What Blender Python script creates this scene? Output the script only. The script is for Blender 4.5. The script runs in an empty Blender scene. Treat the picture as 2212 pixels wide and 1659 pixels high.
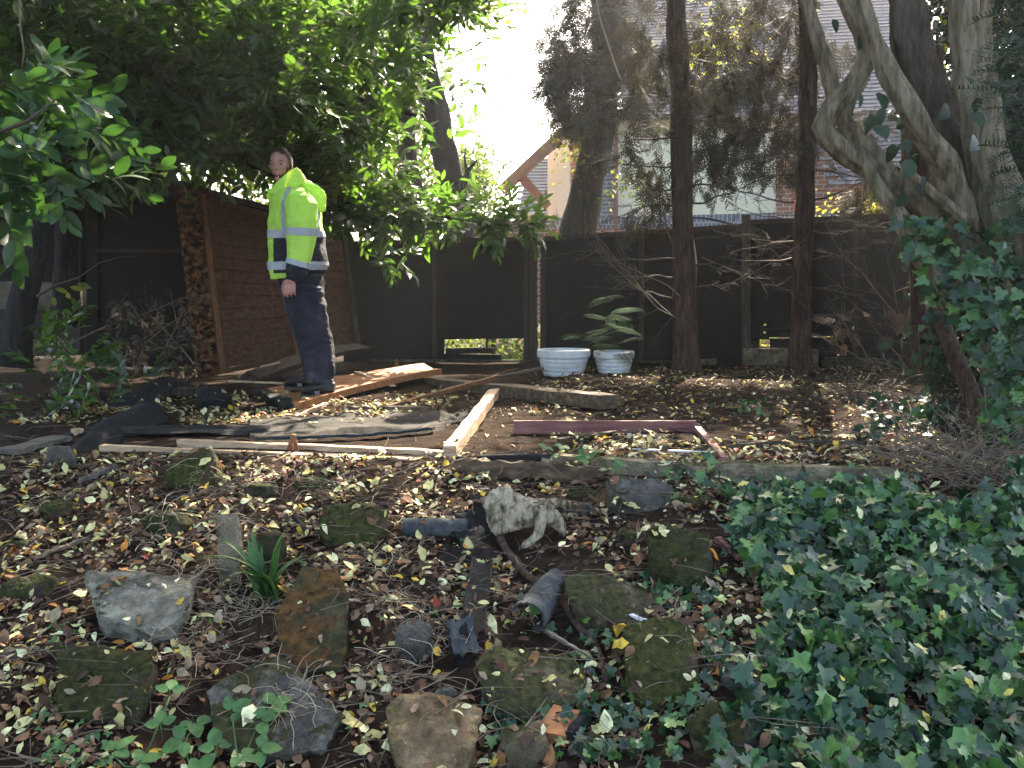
import bpy, bmesh, math, random
import numpy as np
from mathutils import Vector, Matrix, noise
from mathutils.bvhtree import BVHTree
random.seed(7); RNG = np.random.default_rng(7)
R = math.radians
scene = bpy.context.scene
C = scene.collection
# ------------------------------------------------------------------ camera
CAMZ = 0.74; FPX = 1912.0; CX = 1106.0; CY = 829.5
TH = math.atan(190 / FPX)
cam_d = bpy.data.cameras.new("camera"); cam = bpy.data.objects.new("camera", cam_d); C.objects.link(cam)
cam_d.sensor_width = 36; cam_d.lens = 36 * FPX / 2212
cam_d.clip_start = 0.05; cam_d.clip_end = 600
cam.location = (0, 0, CAMZ); cam.rotation_euler = (R(90) - TH, 0, 0)
scene.camera = cam
# ------------------------------------------------------------------ sky, sun, exposure
SUN_EL, SUN_AZ = R(40), R(16)          # azimuth from +y towards +x
SUN = Vector((math.sin(SUN_AZ) * math.cos(SUN_EL), math.cos(SUN_AZ) * math.cos(SUN_EL), math.sin(SUN_EL)))
w = bpy.data.worlds.new("World"); scene.world = w; w.use_nodes = True
nt = w.node_tree; bg = nt.nodes["Background"]
sky = nt.nodes.new("ShaderNodeTexSky"); sky.sky_type = 'NISHITA'; sky.sun_disc = False
sky.sun_elevation = SUN_EL; sky.sun_rotation = SUN_AZ; sky.dust_density = 3.0; sky.air_density = .8
nt.links.new(sky.outputs[0], bg.inputs[0]); bg.inputs[1].default_value = 0.15
sun_d = bpy.data.lights.new("sun", 'SUN'); sun_d.energy = 5.0; sun_d.angle = R(0.5); sun_d.color = (1, 0.93, 0.82)
sun = bpy.data.objects.new("sun", sun_d); C.objects.link(sun)
sun.rotation_euler = SUN.to_track_quat('Z', 'Y').to_euler()
scene.view_settings.view_transform = 'Standard'; scene.view_settings.look = 'None'
scene.view_settings.gamma = 1; scene.view_settings.use_curve_mapping = False
scene.view_settings.exposure = 2.8
scene.view_settings.use_white_balance = True; scene.view_settings.white_balance_temperature = 7200
cy = scene.cycles
cy.max_bounces = 6; cy.diffuse_bounces = 3; cy.glossy_bounces = 2; cy.transmission_bounces = 4; cy.transparent_max_bounces = 4
cy.sample_clamp_indirect = 4; cy.caustics_reflective = False; cy.caustics_refractive = False

# ------------------------------------------------------------------ pixel -> world
def ray(px, py):
    a = (px - CX) / FPX; b = (CY - py) / FPX
    return Vector((a, math.cos(TH) + b * math.sin(TH), -math.sin(TH) + b * math.cos(TH)))
def P(px, py, Y):
    d = ray(px, py); t = Y / d.y
    return Vector((d.x * t, Y, CAMZ + d.z * t))
def edge_y(x): return 3.9 if x < 0 else (3.9 - 0.3 * min(1, x / 0.7))
def zg(x, y):
    e = edge_y(x)
    n = 0.035 * noise.noise(Vector((x * 1.3, y * 1.3, 0))) + 0.014 * noise.noise(Vector((x * 5, y * 5, 3)))
    if y > e:
        n *= .4
        z = 0.0 + n * min(1, (y - e) * 1.2 + .2)
        if x > 0.5: z += 0.02 * min(1, (y - e) / 3)
    else:
        z = max(-0.27 * (e - y), -0.85) + n * (.4 + .8 * min(1, (e - y) * 2))
    if y > 10.3: z -= 0.25 * min(1, (y - 10.3))
    return z
def G(px, py):
    d = ray(px, py); t = 1.6
    for i in range(1200):
        p = Vector((0, 0, CAMZ)) + d * t
        if p.z <= zg(p.x, p.y): break
        t += 0.01
    return p

# ------------------------------------------------------------------ mesh helpers
def tag(o, label=None, cat=None, group=None, kind=None):
    if label: o['label'] = label
    if cat: o['category'] = cat
    if group: o['group'] = group
    if kind: o['kind'] = kind
    return o
def empty(name, loc, label, cat, group=None):
    o = bpy.data.objects.new(name, None); C.objects.link(o); o.location = loc; o.empty_display_size = .1
    return tag(o, label, cat, group)
def link(name, me, mats, parent=None, smooth=False):
    o = bpy.data.objects.new(name, me); C.objects.link(o)
    for m in (mats if isinstance(mats, (list, tuple)) else [mats]): me.materials.append(m)
    if smooth: me.polygons.foreach_set('use_smooth', [True] * len(me.polygons))
    if parent is not None:
        o.parent = parent
        l = parent.location
        p = parent
        off = Vector(p.location)
        while p.parent: p = p.parent; off += Vector(p.location)
        o.location = -off                       # geometry is written in world coordinates
    else:
        # put the origin at the base of the thing
        n = len(me.vertices); co = np.empty(n * 3, 'f'); me.vertices.foreach_get('co', co); co = co.reshape(-1, 3)
        c = np.array([(co[:, 0].min() + co[:, 0].max()) / 2, (co[:, 1].min() + co[:, 1].max()) / 2, co[:, 2].min()])
        me.vertices.foreach_set('co', (co - c).ravel()); o.location = c
    return o
class MB:
    def __init__(s): s.v = []; s.f = []; s.m = []; s.mi = 0
    def add(s, vs, fs):
        b = len(s.v); s.v.extend([tuple(v) for v in vs]); s.f.extend([tuple(b + i for i in f) for f in fs]); s.m.extend([s.mi] * len(fs)); return s
    def box8(s, c):    # c: 8 corners, bottom 0-3 ccw, top 4-7
        return s.add(c, [(3, 2, 1, 0), (4, 5, 6, 7), (0, 1, 5, 4), (1, 2, 6, 5), (2, 3, 7, 6), (3, 0, 4, 7)])
    def box(s, c, sx, sy, sz, rot=None):
        c = Vector(c); rot = rot or Matrix.Identity(3); o = []
        for dz in (-.5, .5):
            for dx, dy in ((-.5, -.5), (.5, -.5), (.5, .5), (-.5, .5)):
                o.append(c + rot @ Vector((dx * sx, dy * sy, dz * sz)))
        return s.box8(o)
    def bar(s, a, b, wd, th, up=(0, 0, 1), nseg=1, wob=0, bend=0, taper=1):
        """board from a to b, wd across, th along up; wob = irregular edges"""
        a = Vector(a); b = Vector(b); d = (b - a).normalized(); up = Vector(up)
        side = d.cross(up).normalized(); u = side.cross(d).normalized()
        rings = []
        for i in range(nseg + 1):
            t = i / nseg; p = a.lerp(b, t) + u * bend * 4 * t * (1 - t)
            k = 1 + (taper - 1) * t
            r = []
            for sx, sz in ((-1, -1), (1, -1), (1, 1), (-1, 1)):
                j = Vector((random.uniform(-wob, wob), random.uniform(-wob, wob), random.uniform(-wob, wob)))
                r.append(p + side * (sx * wd / 2 * k) + u * (sz * th / 2) + j)
            rings.append(r)
        vs = [v for r in rings for v in r]; fs = [(3, 2, 1, 0)]
        for i in range(nseg):
            o = i * 4
            for k in range(4): fs.append((o + k, o + (k + 1) % 4, o + 4 + (k + 1) % 4, o + 4 + k))
        o = nseg * 4; fs.append((o, o + 1, o + 2, o + 3))
        return s.add(vs, fs)
    def tube(s, pts, rad, sides=8, step=None, na=0.0, nf=3.0, flute=0, fl_amp=0, cap=True, squash=1):
        pts = [Vector(p) for p in pts]
        if np.isscalar(rad): rad = [rad] * len(pts)
        P2, R2 = [], []
        if len(pts) > 2 or step:
            for i in range(len(pts) - 1):
                p0 = pts[max(i - 1, 0)]; p1 = pts[i]; p2 = pts[i + 1]; p3 = pts[min(i + 2, len(pts) - 1)]
                n = max(1, int((p2 - p1).length / (step or 1e9))) if step else 3
                for k in range(n):
                    t = k / n; t2 = t * t; t3 = t2 * t
                    P2.append(0.5 * ((2 * p1) + (p2 - p0) * t + (2 * p0 - 5 * p1 + 4 * p2 - p3) * t2 + (3 * p1 - p0 - 3 * p2 + p3) * t3))
                    R2.append(rad[i] * (1 - t) + rad[i + 1] * t)
            P2.append(pts[-1]); R2.append(rad[-1])
        else: P2, R2 = pts, rad
        d = (P2[1] - P2[0]).normalized()
        x = d.cross(Vector((0, 0, 1))); x = x.normalized() if x.length > .05 else Vector((1, 0, 0))
        vs = []; N = len(P2); seed = random.random() * 50
        for i, p in enumerate(P2):
            d = (P2[min(i + 1, N - 1)] - P2[max(i - 1, 0)]).normalized()
            x = (x - d * x.dot(d)).normalized(); y = d.cross(x)
            for k in range(sides):
                a = 2 * math.pi * k / sides; ca, sa = math.cos(a), math.sin(a) * squash
                r = R2[i]
                if na: r *= 1 + na * noise.noise(Vector((ca * nf * .5 + seed, sa * nf * .5, i * .35)) )+ na * .5 * noise.noise(Vector((ca * nf*2, sa * nf*2 + seed, i * .7)))
                if flute: r *= 1 + fl_amp * math.sin(flute * a + 2.5 * noise.noise(Vector((p.x, p.y, p.z)) * 1.6 + Vector((seed, 0, 0)))) + fl_amp * .5 * noise.noise(Vector((ca * 4, sa * 4, i * .06 + seed)))
                vs.append(p + (x * ca + y * sa) * r)
        fs = []
        for i in range(N - 1):
            for k in range(sides): fs.append((i * sides + k, i * sides + (k + 1) % sides, (i + 1) * sides + (k + 1) % sides, (i + 1) * sides + k))
        if cap: fs.append(tuple(reversed(range(sides)))); fs.append(tuple((N - 1) * sides + k for k in range(sides)))
        return s.add(vs, fs)
    def grid(s, nu, nv, fn, thick=None):
        b = [fn(i / nu, j / nv) for j in range(nv + 1) for i in range(nu + 1)]
        fs = [(j * (nu + 1) + i, j * (nu + 1) + i + 1, (j + 1) * (nu + 1) + i + 1, (j + 1) * (nu + 1) + i) for j in range(nv) for i in range(nu)]
        if thick is None: return s.add(b, fs)
        n = len(b); t = Vector(thick); b2 = b + [Vector(v) + t for v in b]
        fs2 = fs + [tuple(n + i for i in reversed(f)) for f in fs]
        def e(i, j): fs2.append((i, i + n, j + n, j))
        for i in range(nu): e(i + 1, i); e(nv * (nu + 1) + i, nv * (nu + 1) + i + 1)
        for j in range(nv): e(j * (nu + 1), (j + 1) * (nu + 1)); e((j + 1) * (nu + 1) + nu, j * (nu + 1) + nu)
        return s.add(b2, fs2)
    def mesh(s, name):
        me = bpy.data.meshes.new(name); me.from_pydata(s.v, [], s.f)
        if any(s.m): me.polygons.foreach_set('material_index', s.m)
        me.update(); return me
    def build(s, name, mats, parent=None, smooth=False, fix=False):
        me = s.mesh(name)
        if fix:
            bm = bmesh.new(); bm.from_mesh(me); bmesh.ops.recalc_face_normals(bm, faces=bm.faces); bm.to_mesh(me); bm.free()
        return link(name, me, mats, parent, smooth)
def remeshed(me, voxel, smooth_iter=0, dispf=None):
    o = bpy.data.objects.new('t', me); C.objects.link(o)
    m = o.modifiers.new('r', 'REMESH'); m.mode = 'VOXEL'; m.voxel_size = voxel
    if smooth_iter: s = o.modifiers.new('s', 'SMOOTH'); s.iterations = smooth_iter; s.factor = .5
    dg = bpy.context.evaluated_depsgraph_get(); dg.update()
    out = bpy.data.meshes.new_from_object(o.evaluated_get(dg))
    bpy.data.objects.remove(o)
    if dispf:
        n = len(out.vertices); nr = [v.normal.copy() for v in out.vertices]
        for v, nn in zip(out.vertices, nr): v.co = v.co + nn * dispf(v.co)
    return out
# ---- many leaves in one mesh, from templates --------------------------------
def frames(normals, spin):
    """rotation matrices with z along normals, spun by spin"""
    n = normals / np.linalg.norm(normals, axis=1, keepdims=True)
    a = np.where(np.abs(n[:, 2:3]) > .9, np.array([[1., 0, 0]]), np.array([[0., 0, 1]]))
    x = np.cross(a, n); x /= np.linalg.norm(x, axis=1, keepdims=True); y = np.cross(n, x)
    c, s_ = np.cos(spin)[:, None], np.sin(spin)[:, None]
    return np.stack([x * c + y * s_, -x * s_ + y * c, n], axis=2)
def dir_frames(d, nrm):
    """y along d, z near nrm"""
    d = d / np.linalg.norm(d, axis=1, keepdims=True)
    x = np.cross(d, nrm); x /= np.linalg.norm(x, axis=1, keepdims=True) + 1e-9; z = np.cross(x, d)
    return np.stack([x, d, z], axis=2)
def scatter_mesh(name, parts):
    """parts: list of (tv Nx3, faces list, pos Mx3, rot Mx3x3, scale M)"""
    V = []; LT = []; LI = []; base = 0
    for tv, tf, pos, rot, sc in parts:
        M = len(pos)
        if M == 0: continue
        tv = np.asarray(tv, float); n = len(tv)
        v = np.einsum('mij,nj->mni', rot, tv) * np.asarray(sc)[:, None, None] + pos[:, None, :]
        V.append(v.reshape(-1, 3))
        tot = np.array([len(f) for f in tf]); idx = np.concatenate([np.array(f) for f in tf])
        LT.append(np.tile(tot, M)); LI.append((idx[None, :] + (np.arange(M) * n)[:, None] + base).ravel())
        base += M * n
    V = np.concatenate(V); LT = np.concatenate(LT); LI = np.concatenate(LI)
    me = bpy.data.meshes.new(name)
    me.vertices.add(len(V)); me.vertices.foreach_set('co', V.ravel().astype('f'))
    me.loops.add(len(LI)); me.loops.foreach_set('vertex_index', LI.astype('i'))
    me.polygons.add(len(LT)); st = np.concatenate([[0], np.cumsum(LT)[:-1]])
    me.polygons.foreach_set('loop_start', st.astype('i')); me.polygons.foreach_set('loop_total', LT.astype('i'))
    me.update(calc_edges=True); return me
def leaf_t(wd=.38, fold=.12, curl=.15, n=4, pos=.45):
    """ovate leaf of length 1 along y, base at origin"""
    vs = [(0, 0, 0)]; rows = []
    for i in range(1, n):
        t = i / n; ww = wd / 2 * math.sin(math.pi * t ** (math.log(.5) / math.log(pos))) ** .8
        z = -curl * t * t
        rows.append(len(vs)); vs += [(-ww, t, z + fold * ww * 2), (0, t, z), (ww, t, z + fold * ww * 2)]
    vs.append((0, 1, -curl)); tip = len(vs) - 1
    f = [(0, rows[0] + 1, rows[0]), (0, rows[0] + 2, rows[0] + 1)]
    for a, b in zip(rows, rows[1:]): f += [(a, a + 1, b + 1, b), (a + 1, a + 2, b + 2, b + 1)]
    a = rows[-1]; f += [(a, a + 1, tip), (a + 1, a + 2, tip)]
    return np.array(vs), f
def ivy_t(v=0):
    out = [(0, 0), (.32, -.12), (.5, .12), (.3, .3), (.42, .58), (.16, .55), (0, 1.0), (-.16, .55), (-.42, .58), (-.3, .3), (-.5, .12), (-.32, -.12)]
    rr = random.Random(v)
    vs = [(0, .3, 0)] + [(x * rr.uniform(.8, 1.15), y * rr.uniform(.9, 1.1), .22 * abs(x) - .1 * y * y + rr.uniform(-.03, .03)) for x, y in out]
    n = len(out); return np.array(vs), [(0, 1 + i, 1 + (i + 1) % n) for i in range(n)]
def merge_t(items):
    """combine transformed templates: items of (tv, tf, Matrix4)"""
    V = []; F = []
    for tv, tf, m in items:
        b = len(V); V += [tuple(m @ Vector(v)) for v in tv]; F += [tuple(b + i for i in f) for f in tf]
    return np.array(V), F
def twig_t(pts, r):
    m = MB(); m.tube(pts, r, 3, cap=False); return np.array(m.v), m.f
def rotm(ax, ang): return Matrix.Rotation(ang, 4, ax)

# ------------------------------------------------------------------ materials
def nmat(name):
    m = bpy.data.materials.new(name); m.use_nodes = True; n = m.node_tree
    b = n.nodes["Principled BSDF"]; return m, n, b
def N(n, t, **kw):
    x = n.nodes.new(t)
    for k, v in kw.items():
        if k in x.inputs.keys() if hasattr(x.inputs, 'keys') else False: x.inputs[k].default_value = v
        else: setattr(x, k, v)
    return x
def ramp(n, fac, cols):
    r = n.nodes.new("ShaderNodeValToRGB"); e = r.color_ramp.elements
    e.remove(e[1]); e[0].position = cols[0][0]; e[0].color = (*cols[0][1], 1)
    for p, c in cols[1:]:
        el = e.new(p); el.color = (*c, 1)
    n.links.new(fac, r.inputs[0]); return r
def coords(n, scale=(1, 1, 1), kind='Object', rot=(0, 0, 0)):
    t = n.nodes.new("ShaderNodeTexCoord"); m = n.nodes.new("ShaderNodeMapping")
    m.inputs['Scale'].default_value = scale; m.inputs['Rotation'].default_value = rot
    n.links.new(t.outputs[kind], m.inputs[0]); return m.outputs[0]
def mottle(name, cols, scale=8, rough=.85, bump=.3, detail=8, stretch=(1, 1, 1), spec=.3, rot=(0, 0, 0), bscale=None, bdist=.01):
    m, n, b = nmat(name); c = coords(n, stretch, rot=rot)
    t = N(n, "ShaderNodeTexNoise"); t.inputs['Scale'].default_value = scale; t.inputs['Detail'].default_value = detail; t.inputs['Roughness'].default_value = .65
    n.links.new(c, t.inputs[0]); r = ramp(n, t.outputs[0], cols); n.links.new(r.outputs[0], b.inputs['Base Color'])
    t2 = N(n, "ShaderNodeTexNoise"); t2.inputs['Scale'].default_value = bscale or scale * 3; t2.inputs['Detail'].default_value = 8; t2.inputs['Roughness'].default_value = .7
    n.links.new(c, t2.inputs[0])
    bp = N(n, "ShaderNodeBump"); bp.inputs['Strength'].default_value = bump; bp.inputs['Distance'].default_value = bdist
    n.links.new(t2.outputs[0], bp.inputs['Height']); n.links.new(bp.outputs[0], b.inputs['Normal'])
    b.inputs['Roughness'].default_value = rough; b.inputs['Specular IOR Level'].default_value = spec
    return m
def leafmat(name, cols, rough=.45, trans=.35, tcol=None, spec=.5, sat=1.0):
    """per-leaf colour from Random Per Island, with light coming through the blade"""
    m, n, b = nmat(name)
    g = n.nodes.new("ShaderNodeNewGeometry"); r = ramp(n, g.outputs['Random Per Island'], cols)
    n.links.new(r.outputs[0], b.inputs['Base Color'])
    t = N(n, "ShaderNodeTexNoise"); t.inputs['Scale'].default_value = 40; t.inputs['Detail'].default_value = 2
    n.links.new(coords(n), t.inputs[0])
    mx = n.nodes.new("ShaderNodeMixRGB"); mx.blend_type = 'MULTIPLY'; mx.inputs[0].default_value = .7
    rr = ramp(n, t.outputs[0], [(.3, (.5, .5, .5)), (.62, (1.2, 1.2, 1.2))])
    n.links.new(r.outputs[0], mx.inputs[1]); n.links.new(rr.outputs[0], mx.inputs[2]); n.links.new(mx.outputs[0], b.inputs['Base Color'])
    b.inputs['Roughness'].default_value = rough; b.inputs['Specular IOR Level'].default_value = spec
    tr = n.nodes.new("ShaderNodeBsdfTranslucent")
    if tcol: tr.inputs[0].default_value = (*tcol, 1)
    else: n.links.new(mx.outputs[0], tr.inputs[0])
    ms = n.nodes.new("ShaderNodeMixShader"); ms.inputs[0].default_value = trans
    n.links.new(b.outputs[0], ms.inputs[1]); n.links.new(tr.outputs[0], ms.inputs[2])
    n.links.new(ms.outputs[0], n.nodes["Material Output"].inputs[0]); return m
M = {}
M['soil'] = mottle('soil', [(.3, (.018, .012, .009)), (.55, (.042, .028, .019)), (.75, (.075, .05, .034))], 14, 1, 1, bscale=60, bdist=.03, spec=.03)
M['dirt'] = mottle('dark_soil', [(.3, (.012, .009, .008)), (.7, (.035, .026, .022))], 30, 1, .8, bscale=90, spec=.05)
def rockmat(name, base_, moss=.5, mosscol=((.012, .015, .006), (.05, .053, .016)), lich=0.0, lcol=(.42, .4, .32)):
    base = (base_[0] * .95, base_[1] * .82, base_[2] * .66)
    m, n, b = nmat(name); c = coords(n)
    t = N(n, "ShaderNodeTexNoise"); t.inputs['Scale'].default_value = 12; t.inputs['Detail'].default_value = 9; t.inputs['Roughness'].default_value = .7
    n.links.new(c, t.inputs[0])
    bc = ramp(n, t.outputs[0], [(.32, tuple(x * .3 for x in base)), (.5, base), (.66, tuple(min(1, x * 2.0) for x in base))])
    t3 = N(n, "ShaderNodeTexNoise"); t3.inputs['Scale'].default_value = 5; t3.inputs['Detail'].default_value = 6; t3.inputs['Roughness'].default_value = .7
    mp = coords(n, (1, 1, 1), rot=(1, 2, 3)); n.links.new(mp, t3.inputs[0])
    g = n.nodes.new("ShaderNodeNewGeometry"); sx = n.nodes.new("ShaderNodeSeparateXYZ"); n.links.new(g.outputs['Normal'], sx.inputs[0])
    a1 = N(n, "ShaderNodeMath", operation='MULTIPLY_ADD'); a1.inputs[1].default_value = .22; n.links.new(sx.outputs[2], a1.inputs[0]); n.links.new(t3.outputs[0], a1.inputs[2])
    mf = ramp(n, a1.outputs[0], [(.78 - moss * .45, (0, 0, 0)), (.84 - moss * .45, (1, 1, 1))])
    t4 = N(n, "ShaderNodeTexNoise"); t4.inputs['Scale'].default_value = 45; t4.inputs['Detail'].default_value = 6; n.links.new(c, t4.inputs[0])
    mc = ramp(n, t4.outputs[0], [(.3, mosscol[0]), (.7, mosscol[1])])
    mx = n.nodes.new("ShaderNodeMixRGB"); n.links.new(mf.outputs[0], mx.inputs[0]); n.links.new(bc.outputs[0], mx.inputs[1]); n.links.new(mc.outputs[0], mx.inputs[2])
    last = mx.outputs[0]
    if lich:
        vv = N(n, "ShaderNodeTexNoise"); vv.inputs['Scale'].default_value = 17; vv.inputs['Detail'].default_value = 7; vv.inputs['Roughness'].default_value = .75
        n.links.new(coords(n, (1, 1, 1), rot=(2, 1, 0)), vv.inputs[0])
        lf = ramp(n, vv.outputs[0], [(.72 - lich * .2, (0, 0, 0)), (.76 - lich * .2, (1, 1, 1))])
        m2 = n.nodes.new("ShaderNodeMixRGB"); n.links.new(lf.outputs[0], m2.inputs[0]); n.links.new(last, m2.inputs[1]); m2.inputs[2].default_value = (*lcol, 1); last = m2.outputs[0]
    n.links.new(last, b.inputs['Base Color']); b.inputs['Roughness'].default_value = .95; b.inputs['Specular IOR Level'].default_value = .12
    bp = N(n, "ShaderNodeBump"); bp.inputs['Strength'].default_value = 1; bp.inputs['Distance'].default_value = .02
    n.links.new(t4.outputs[0], bp.inputs['Height']); n.links.new(bp.outputs[0], b.inputs['Normal']); return m
M['rock_grey'] = rockmat('rock_grey', (.15, .16, .15), .12, lich=.45, lcol=(.27, .28, .25))
M['rock_slate'] = rockmat('rock_slate', (.075, .08, .082), .3, mosscol=((.02, .022, .01), (.05, .045, .016)))
M['rock_moss'] = rockmat('rock_moss', (.06, .05, .035), .62, mosscol=((.012, .015, .006), (.058, .06, .016)))
M['rock_dark'] = rockmat('rock_dark', (.05, .05, .042), .62, mosscol=((.012, .014, .006), (.04, .042, .012)), lich=.12)
M['rock_brown'] = rockmat('rock_brown', (.13, .105, .07), .12, mosscol=((.05, .045, .02), (.12, .1, .03)), lich=.38, lcol=(.36, .31, .2))
M['rock_orange'] = rockmat('rock_orange', (.04, .042, .025), .42, mosscol=((.028, .02, .01), (.12, .058, .018)))
M['rock_olive'] = rockmat('rock_olive', (.085, .08, .062), .42, mosscol=((.018, .02, .009), (.06, .06, .022)), lich=.2, lcol=(.25, .25, .2))
M['concrete'] = rockmat('concrete', (.16, .15, .12), .25, mosscol=((.04, .045, .02), (.08, .085, .03)))
M['concrete_dark'] = rockmat('concrete_dark', (.07, .07, .06), .35, mosscol=((.02, .025, .015), (.05, .055, .03)))
def wood(name, dark, mid, light, rough=.75, grain=(1, 12, 12), scale=3, bump=.35, axis='X'):
    st = {'X': (1, 14, 14), 'Y': (14, 1, 14), 'Z': (14, 14, 1)}[axis]
    return mottle(name, [(.28, dark), (.5, mid), (.72, light)], scale, rough, bump, stretch=st, bscale=scale * 2, bdist=.006)
M['fence'] = wood('fence_wood', (.004, .003, .0024), (.009, .0066, .005), (.02, .0145, .011))
M['fence_post'] = wood('fence_post', (.02, .014, .01), (.04, .027, .018), (.065, .045, .03), axis='Z')
M['fence_grey'] = wood('weathered_board', (.05, .042, .034), (.095, .08, .065), (.15, .13, .105))
M['panel'] = wood('shed_cladding', (.035, .016, .009), (.09, .042, .022), (.16, .076, .04), scale=2)
M['batten'] = wood('batten', (.09, .042, .018), (.18, .085, .04), (.28, .14, .065), axis='Z')
M['rotten'] = mottle('rotten_wood', [(.4, (.008, .006, .005)), (.47, (.06, .03, .016)), (.55, (.19, .088, .036)), (.7, (.4, .2, .085))], 15, .95, 1, stretch=(1, 1, 1.5), bscale=26, bdist=.03)
M['orange_ply'] = wood('fresh_cladding', (.13, .05, .018), (.28, .115, .042), (.42, .19, .08), scale=2.5)
M['pale_wood'] = mottle('pale_timber', [(.25, (.12, .07, .04)), (.42, (.34, .22, .13)), (.6, (.5, .35, .21)), (.75, (.6, .45, .3))], 4, .7, .4, stretch=(1, 8, 8), bdist=.006)
M['beam'] = mottle('old_beam', [(.3, (.035, .024, .016)), (.5, (.09, .06, .035)), (.68, (.22, .15, .08))], 3, .85, .6, stretch=(2, 9, 9), bdist=.01)
M['red_wood'] = wood('red_timber', (.07, .028, .024), (.17, .07, .058), (.25, .12, .1))
M['rust_wood'] = wood('rust_timber', (.08, .03, .012), (.17, .07, .026), (.28, .13, .05))
M['felt'] = mottle('roof_felt', [(.3, (.02, .022, .024)), (.5, (.045, .05, .052)), (.7, (.09, .095, .09))], 30, .95, .8, bscale=220, bdist=.004)
M['felt_pale'] = mottle('dusty_felt', [(.3, (.010, .008, .006)), (.5, (.024, .02, .015)), (.72, (.055, .045, .034))], 12, 1, .8, bscale=160, bdist=.004)
M['felt_dark'] = mottle('dark_felt', [(.3, (.005, .005, .005)), (.6, (.014, .013, .012)), (.8, (.03, .026, .022))], 9, .95, .5, bscale=100, bdist=.006)
M['pot'] = mottle('painted_pot', [(.3, (.16, .14, .11)), (.4, (.55, .54, .52)), (.7, (.74, .76, .78))], 6, .6, .25, bscale=40)
def barkm(name, cols, sc=5, st=(7, 7, 1), bump=1.0, bd=.03, rough=.95):
    return mottle(name, cols, sc, rough, bump, stretch=st, bscale=sc * 1.6, bdist=bd, detail=10)
M['bark_red'] = barkm('bark_red', [(.32, (.025, .015, .011)), (.5, (.075, .042, .03)), (.68, (.15, .088, .064))])
M['bark_dark'] = barkm('bark_dark', [(.3, (.008, .007, .008)), (.5, (.022, .019, .018)), (.7, (.045, .038, .032))])
M['bark_pale'] = barkm('bark_pale', [(.3, (.05, .04, .022)), (.44, (.13, .105, .06)), (.56, (.24, .195, .12)), (.72, (.36, .3, .2))], 4, (6, 6, .9), 1, .035)
M['bark_mid'] = barkm('bark_mid', [(.3, (.03, .024, .018)), (.5, (.075, .06, .042)), (.7, (.13, .105, .075))])
M['twig'] = mottle('twig', [(.3, (.06, .042, .03)), (.7, (.2, .15, .1))], 20, .9, .2)
M['twig_dark'] = mottle('dead_twig', [(.3, (.035, .025, .018)), (.7, (.1, .07, .05))], 20, .9, .2)
M['straw'] = leafmat('straw', [(0, (.2, .14, .08)), (.5, (.34, .26, .16)), (1, (.48, .4, .27))], .8, .1)
M['drift'] = mottle('driftwood', [(.34, (.03, .024, .017)), (.43, (.17, .13, .08)), (.53, (.42, .35, .23)), (.72, (.6, .53, .39))], 11, .85, 1, stretch=(2.6, 2.6, 1), bscale=26, bdist=.02)
M['laurel'] = leafmat('laurel_leaf', [(0, (.007, .02, .006)), (.5, (.012, .034, .010)), (1, (.022, .058, .014))], .33, .27, (.18, .38, .04), .5)
M['laurel_near'] = leafmat('laurel_leaf_near', [(0, (.008, .028, .010)), (.5, (.014, .046, .014)), (1, (.026, .075, .02))], .4, .15, (.08, .22, .03), .4)
M['lime_leaf'] = leafmat('sunlit_leaf', [(0, (.08, .13, .02)), (.5, (.16, .2, .03)), (1, (.3, .28, .05))], .6, .5, None, .3)
M['yellow_leaf'] = leafmat('yellow_leaf', [(0, (.2, .28, .03)), (.5, (.4, .42, .04)), (1, (.6, .5, .06))], .6, .55, None, .3)
M['conifer'] = leafmat('conifer_spray', [(0, (.035, .028, .018)), (.45, (.06, .046, .028)), (.75, (.05, .06, .025)), (1, (.09, .075, .03))], .8, .18, None, .2)
M['brown_spray'] = leafmat('brown_spray', [(0, (.06, .04, .03)), (1, (.15, .1, .075))], .8, .15, None, .2)
M['yew'] = leafmat('yew_leaf', [(0, (.008, .026, .014)), (.5, (.015, .046, .024)), (1, (.028, .075, .036))], .6, .08, None, .2)
M['ivy'] = leafmat('ivy_leaf', [(0, (.006, .028, .010)), (.4, (.017, .058, .02)), (.7, (.038, .105, .036)), (.9, (.065, .16, .03)), (1, (.12, .24, .045))], .4, .16, None, .5)
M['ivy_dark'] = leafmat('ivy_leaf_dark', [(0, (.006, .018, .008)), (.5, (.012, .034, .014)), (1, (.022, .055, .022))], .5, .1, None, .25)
M['bramble'] = leafmat('bramble_leaf', [(0, (.045, .12, .035)), (1, (.09, .2, .05))], .55, .3, None, .35)
M['strap'] = leafmat('strap_leaf', [(0, (.03, .09, .02)), (.6, (.05, .14, .03)), (1, (.1, .2, .05))], .4, .3, None, .4)
M['fern'] = leafmat('fern_leaf', [(0, (.01, .036, .01)), (1, (.024, .07, .018))], .9, .15, None, .05)
M['litter'] = leafmat('fallen_leaf', [(0, (.03, .018, .012)), (.1, (.07, .038, .022)), (.2, (.16, .085, .04)), (.28, (.26, .12, .045)), (.36, (.3, .25, .15)), (.44, (.45, .4, .16)), (.6, (.6, .57, .25)), (.76, (.74, .72, .4)), (.9, (.62, .42, .05)), (.955, (.5, .2, .03)), (.985, (.3, .05, .03)), (1, (.2, .3, .06))], .65, .25, None, .3)
for n_ in M['litter'].node_tree.nodes:
    if n_.type == 'VALTORGB' and len(n_.color_ramp.elements) > 5: n_.color_ramp.interpolation = 'CONSTANT'
M['humus'] = leafmat('humus_leaf', [(0, (.03, .018, .012)), (.3, (.075, .036, .02)), (.6, (.14, .07, .036)), (.85, (.22, .125, .065)), (1, (.3, .22, .14))], .8, .1, None, .3)
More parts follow.
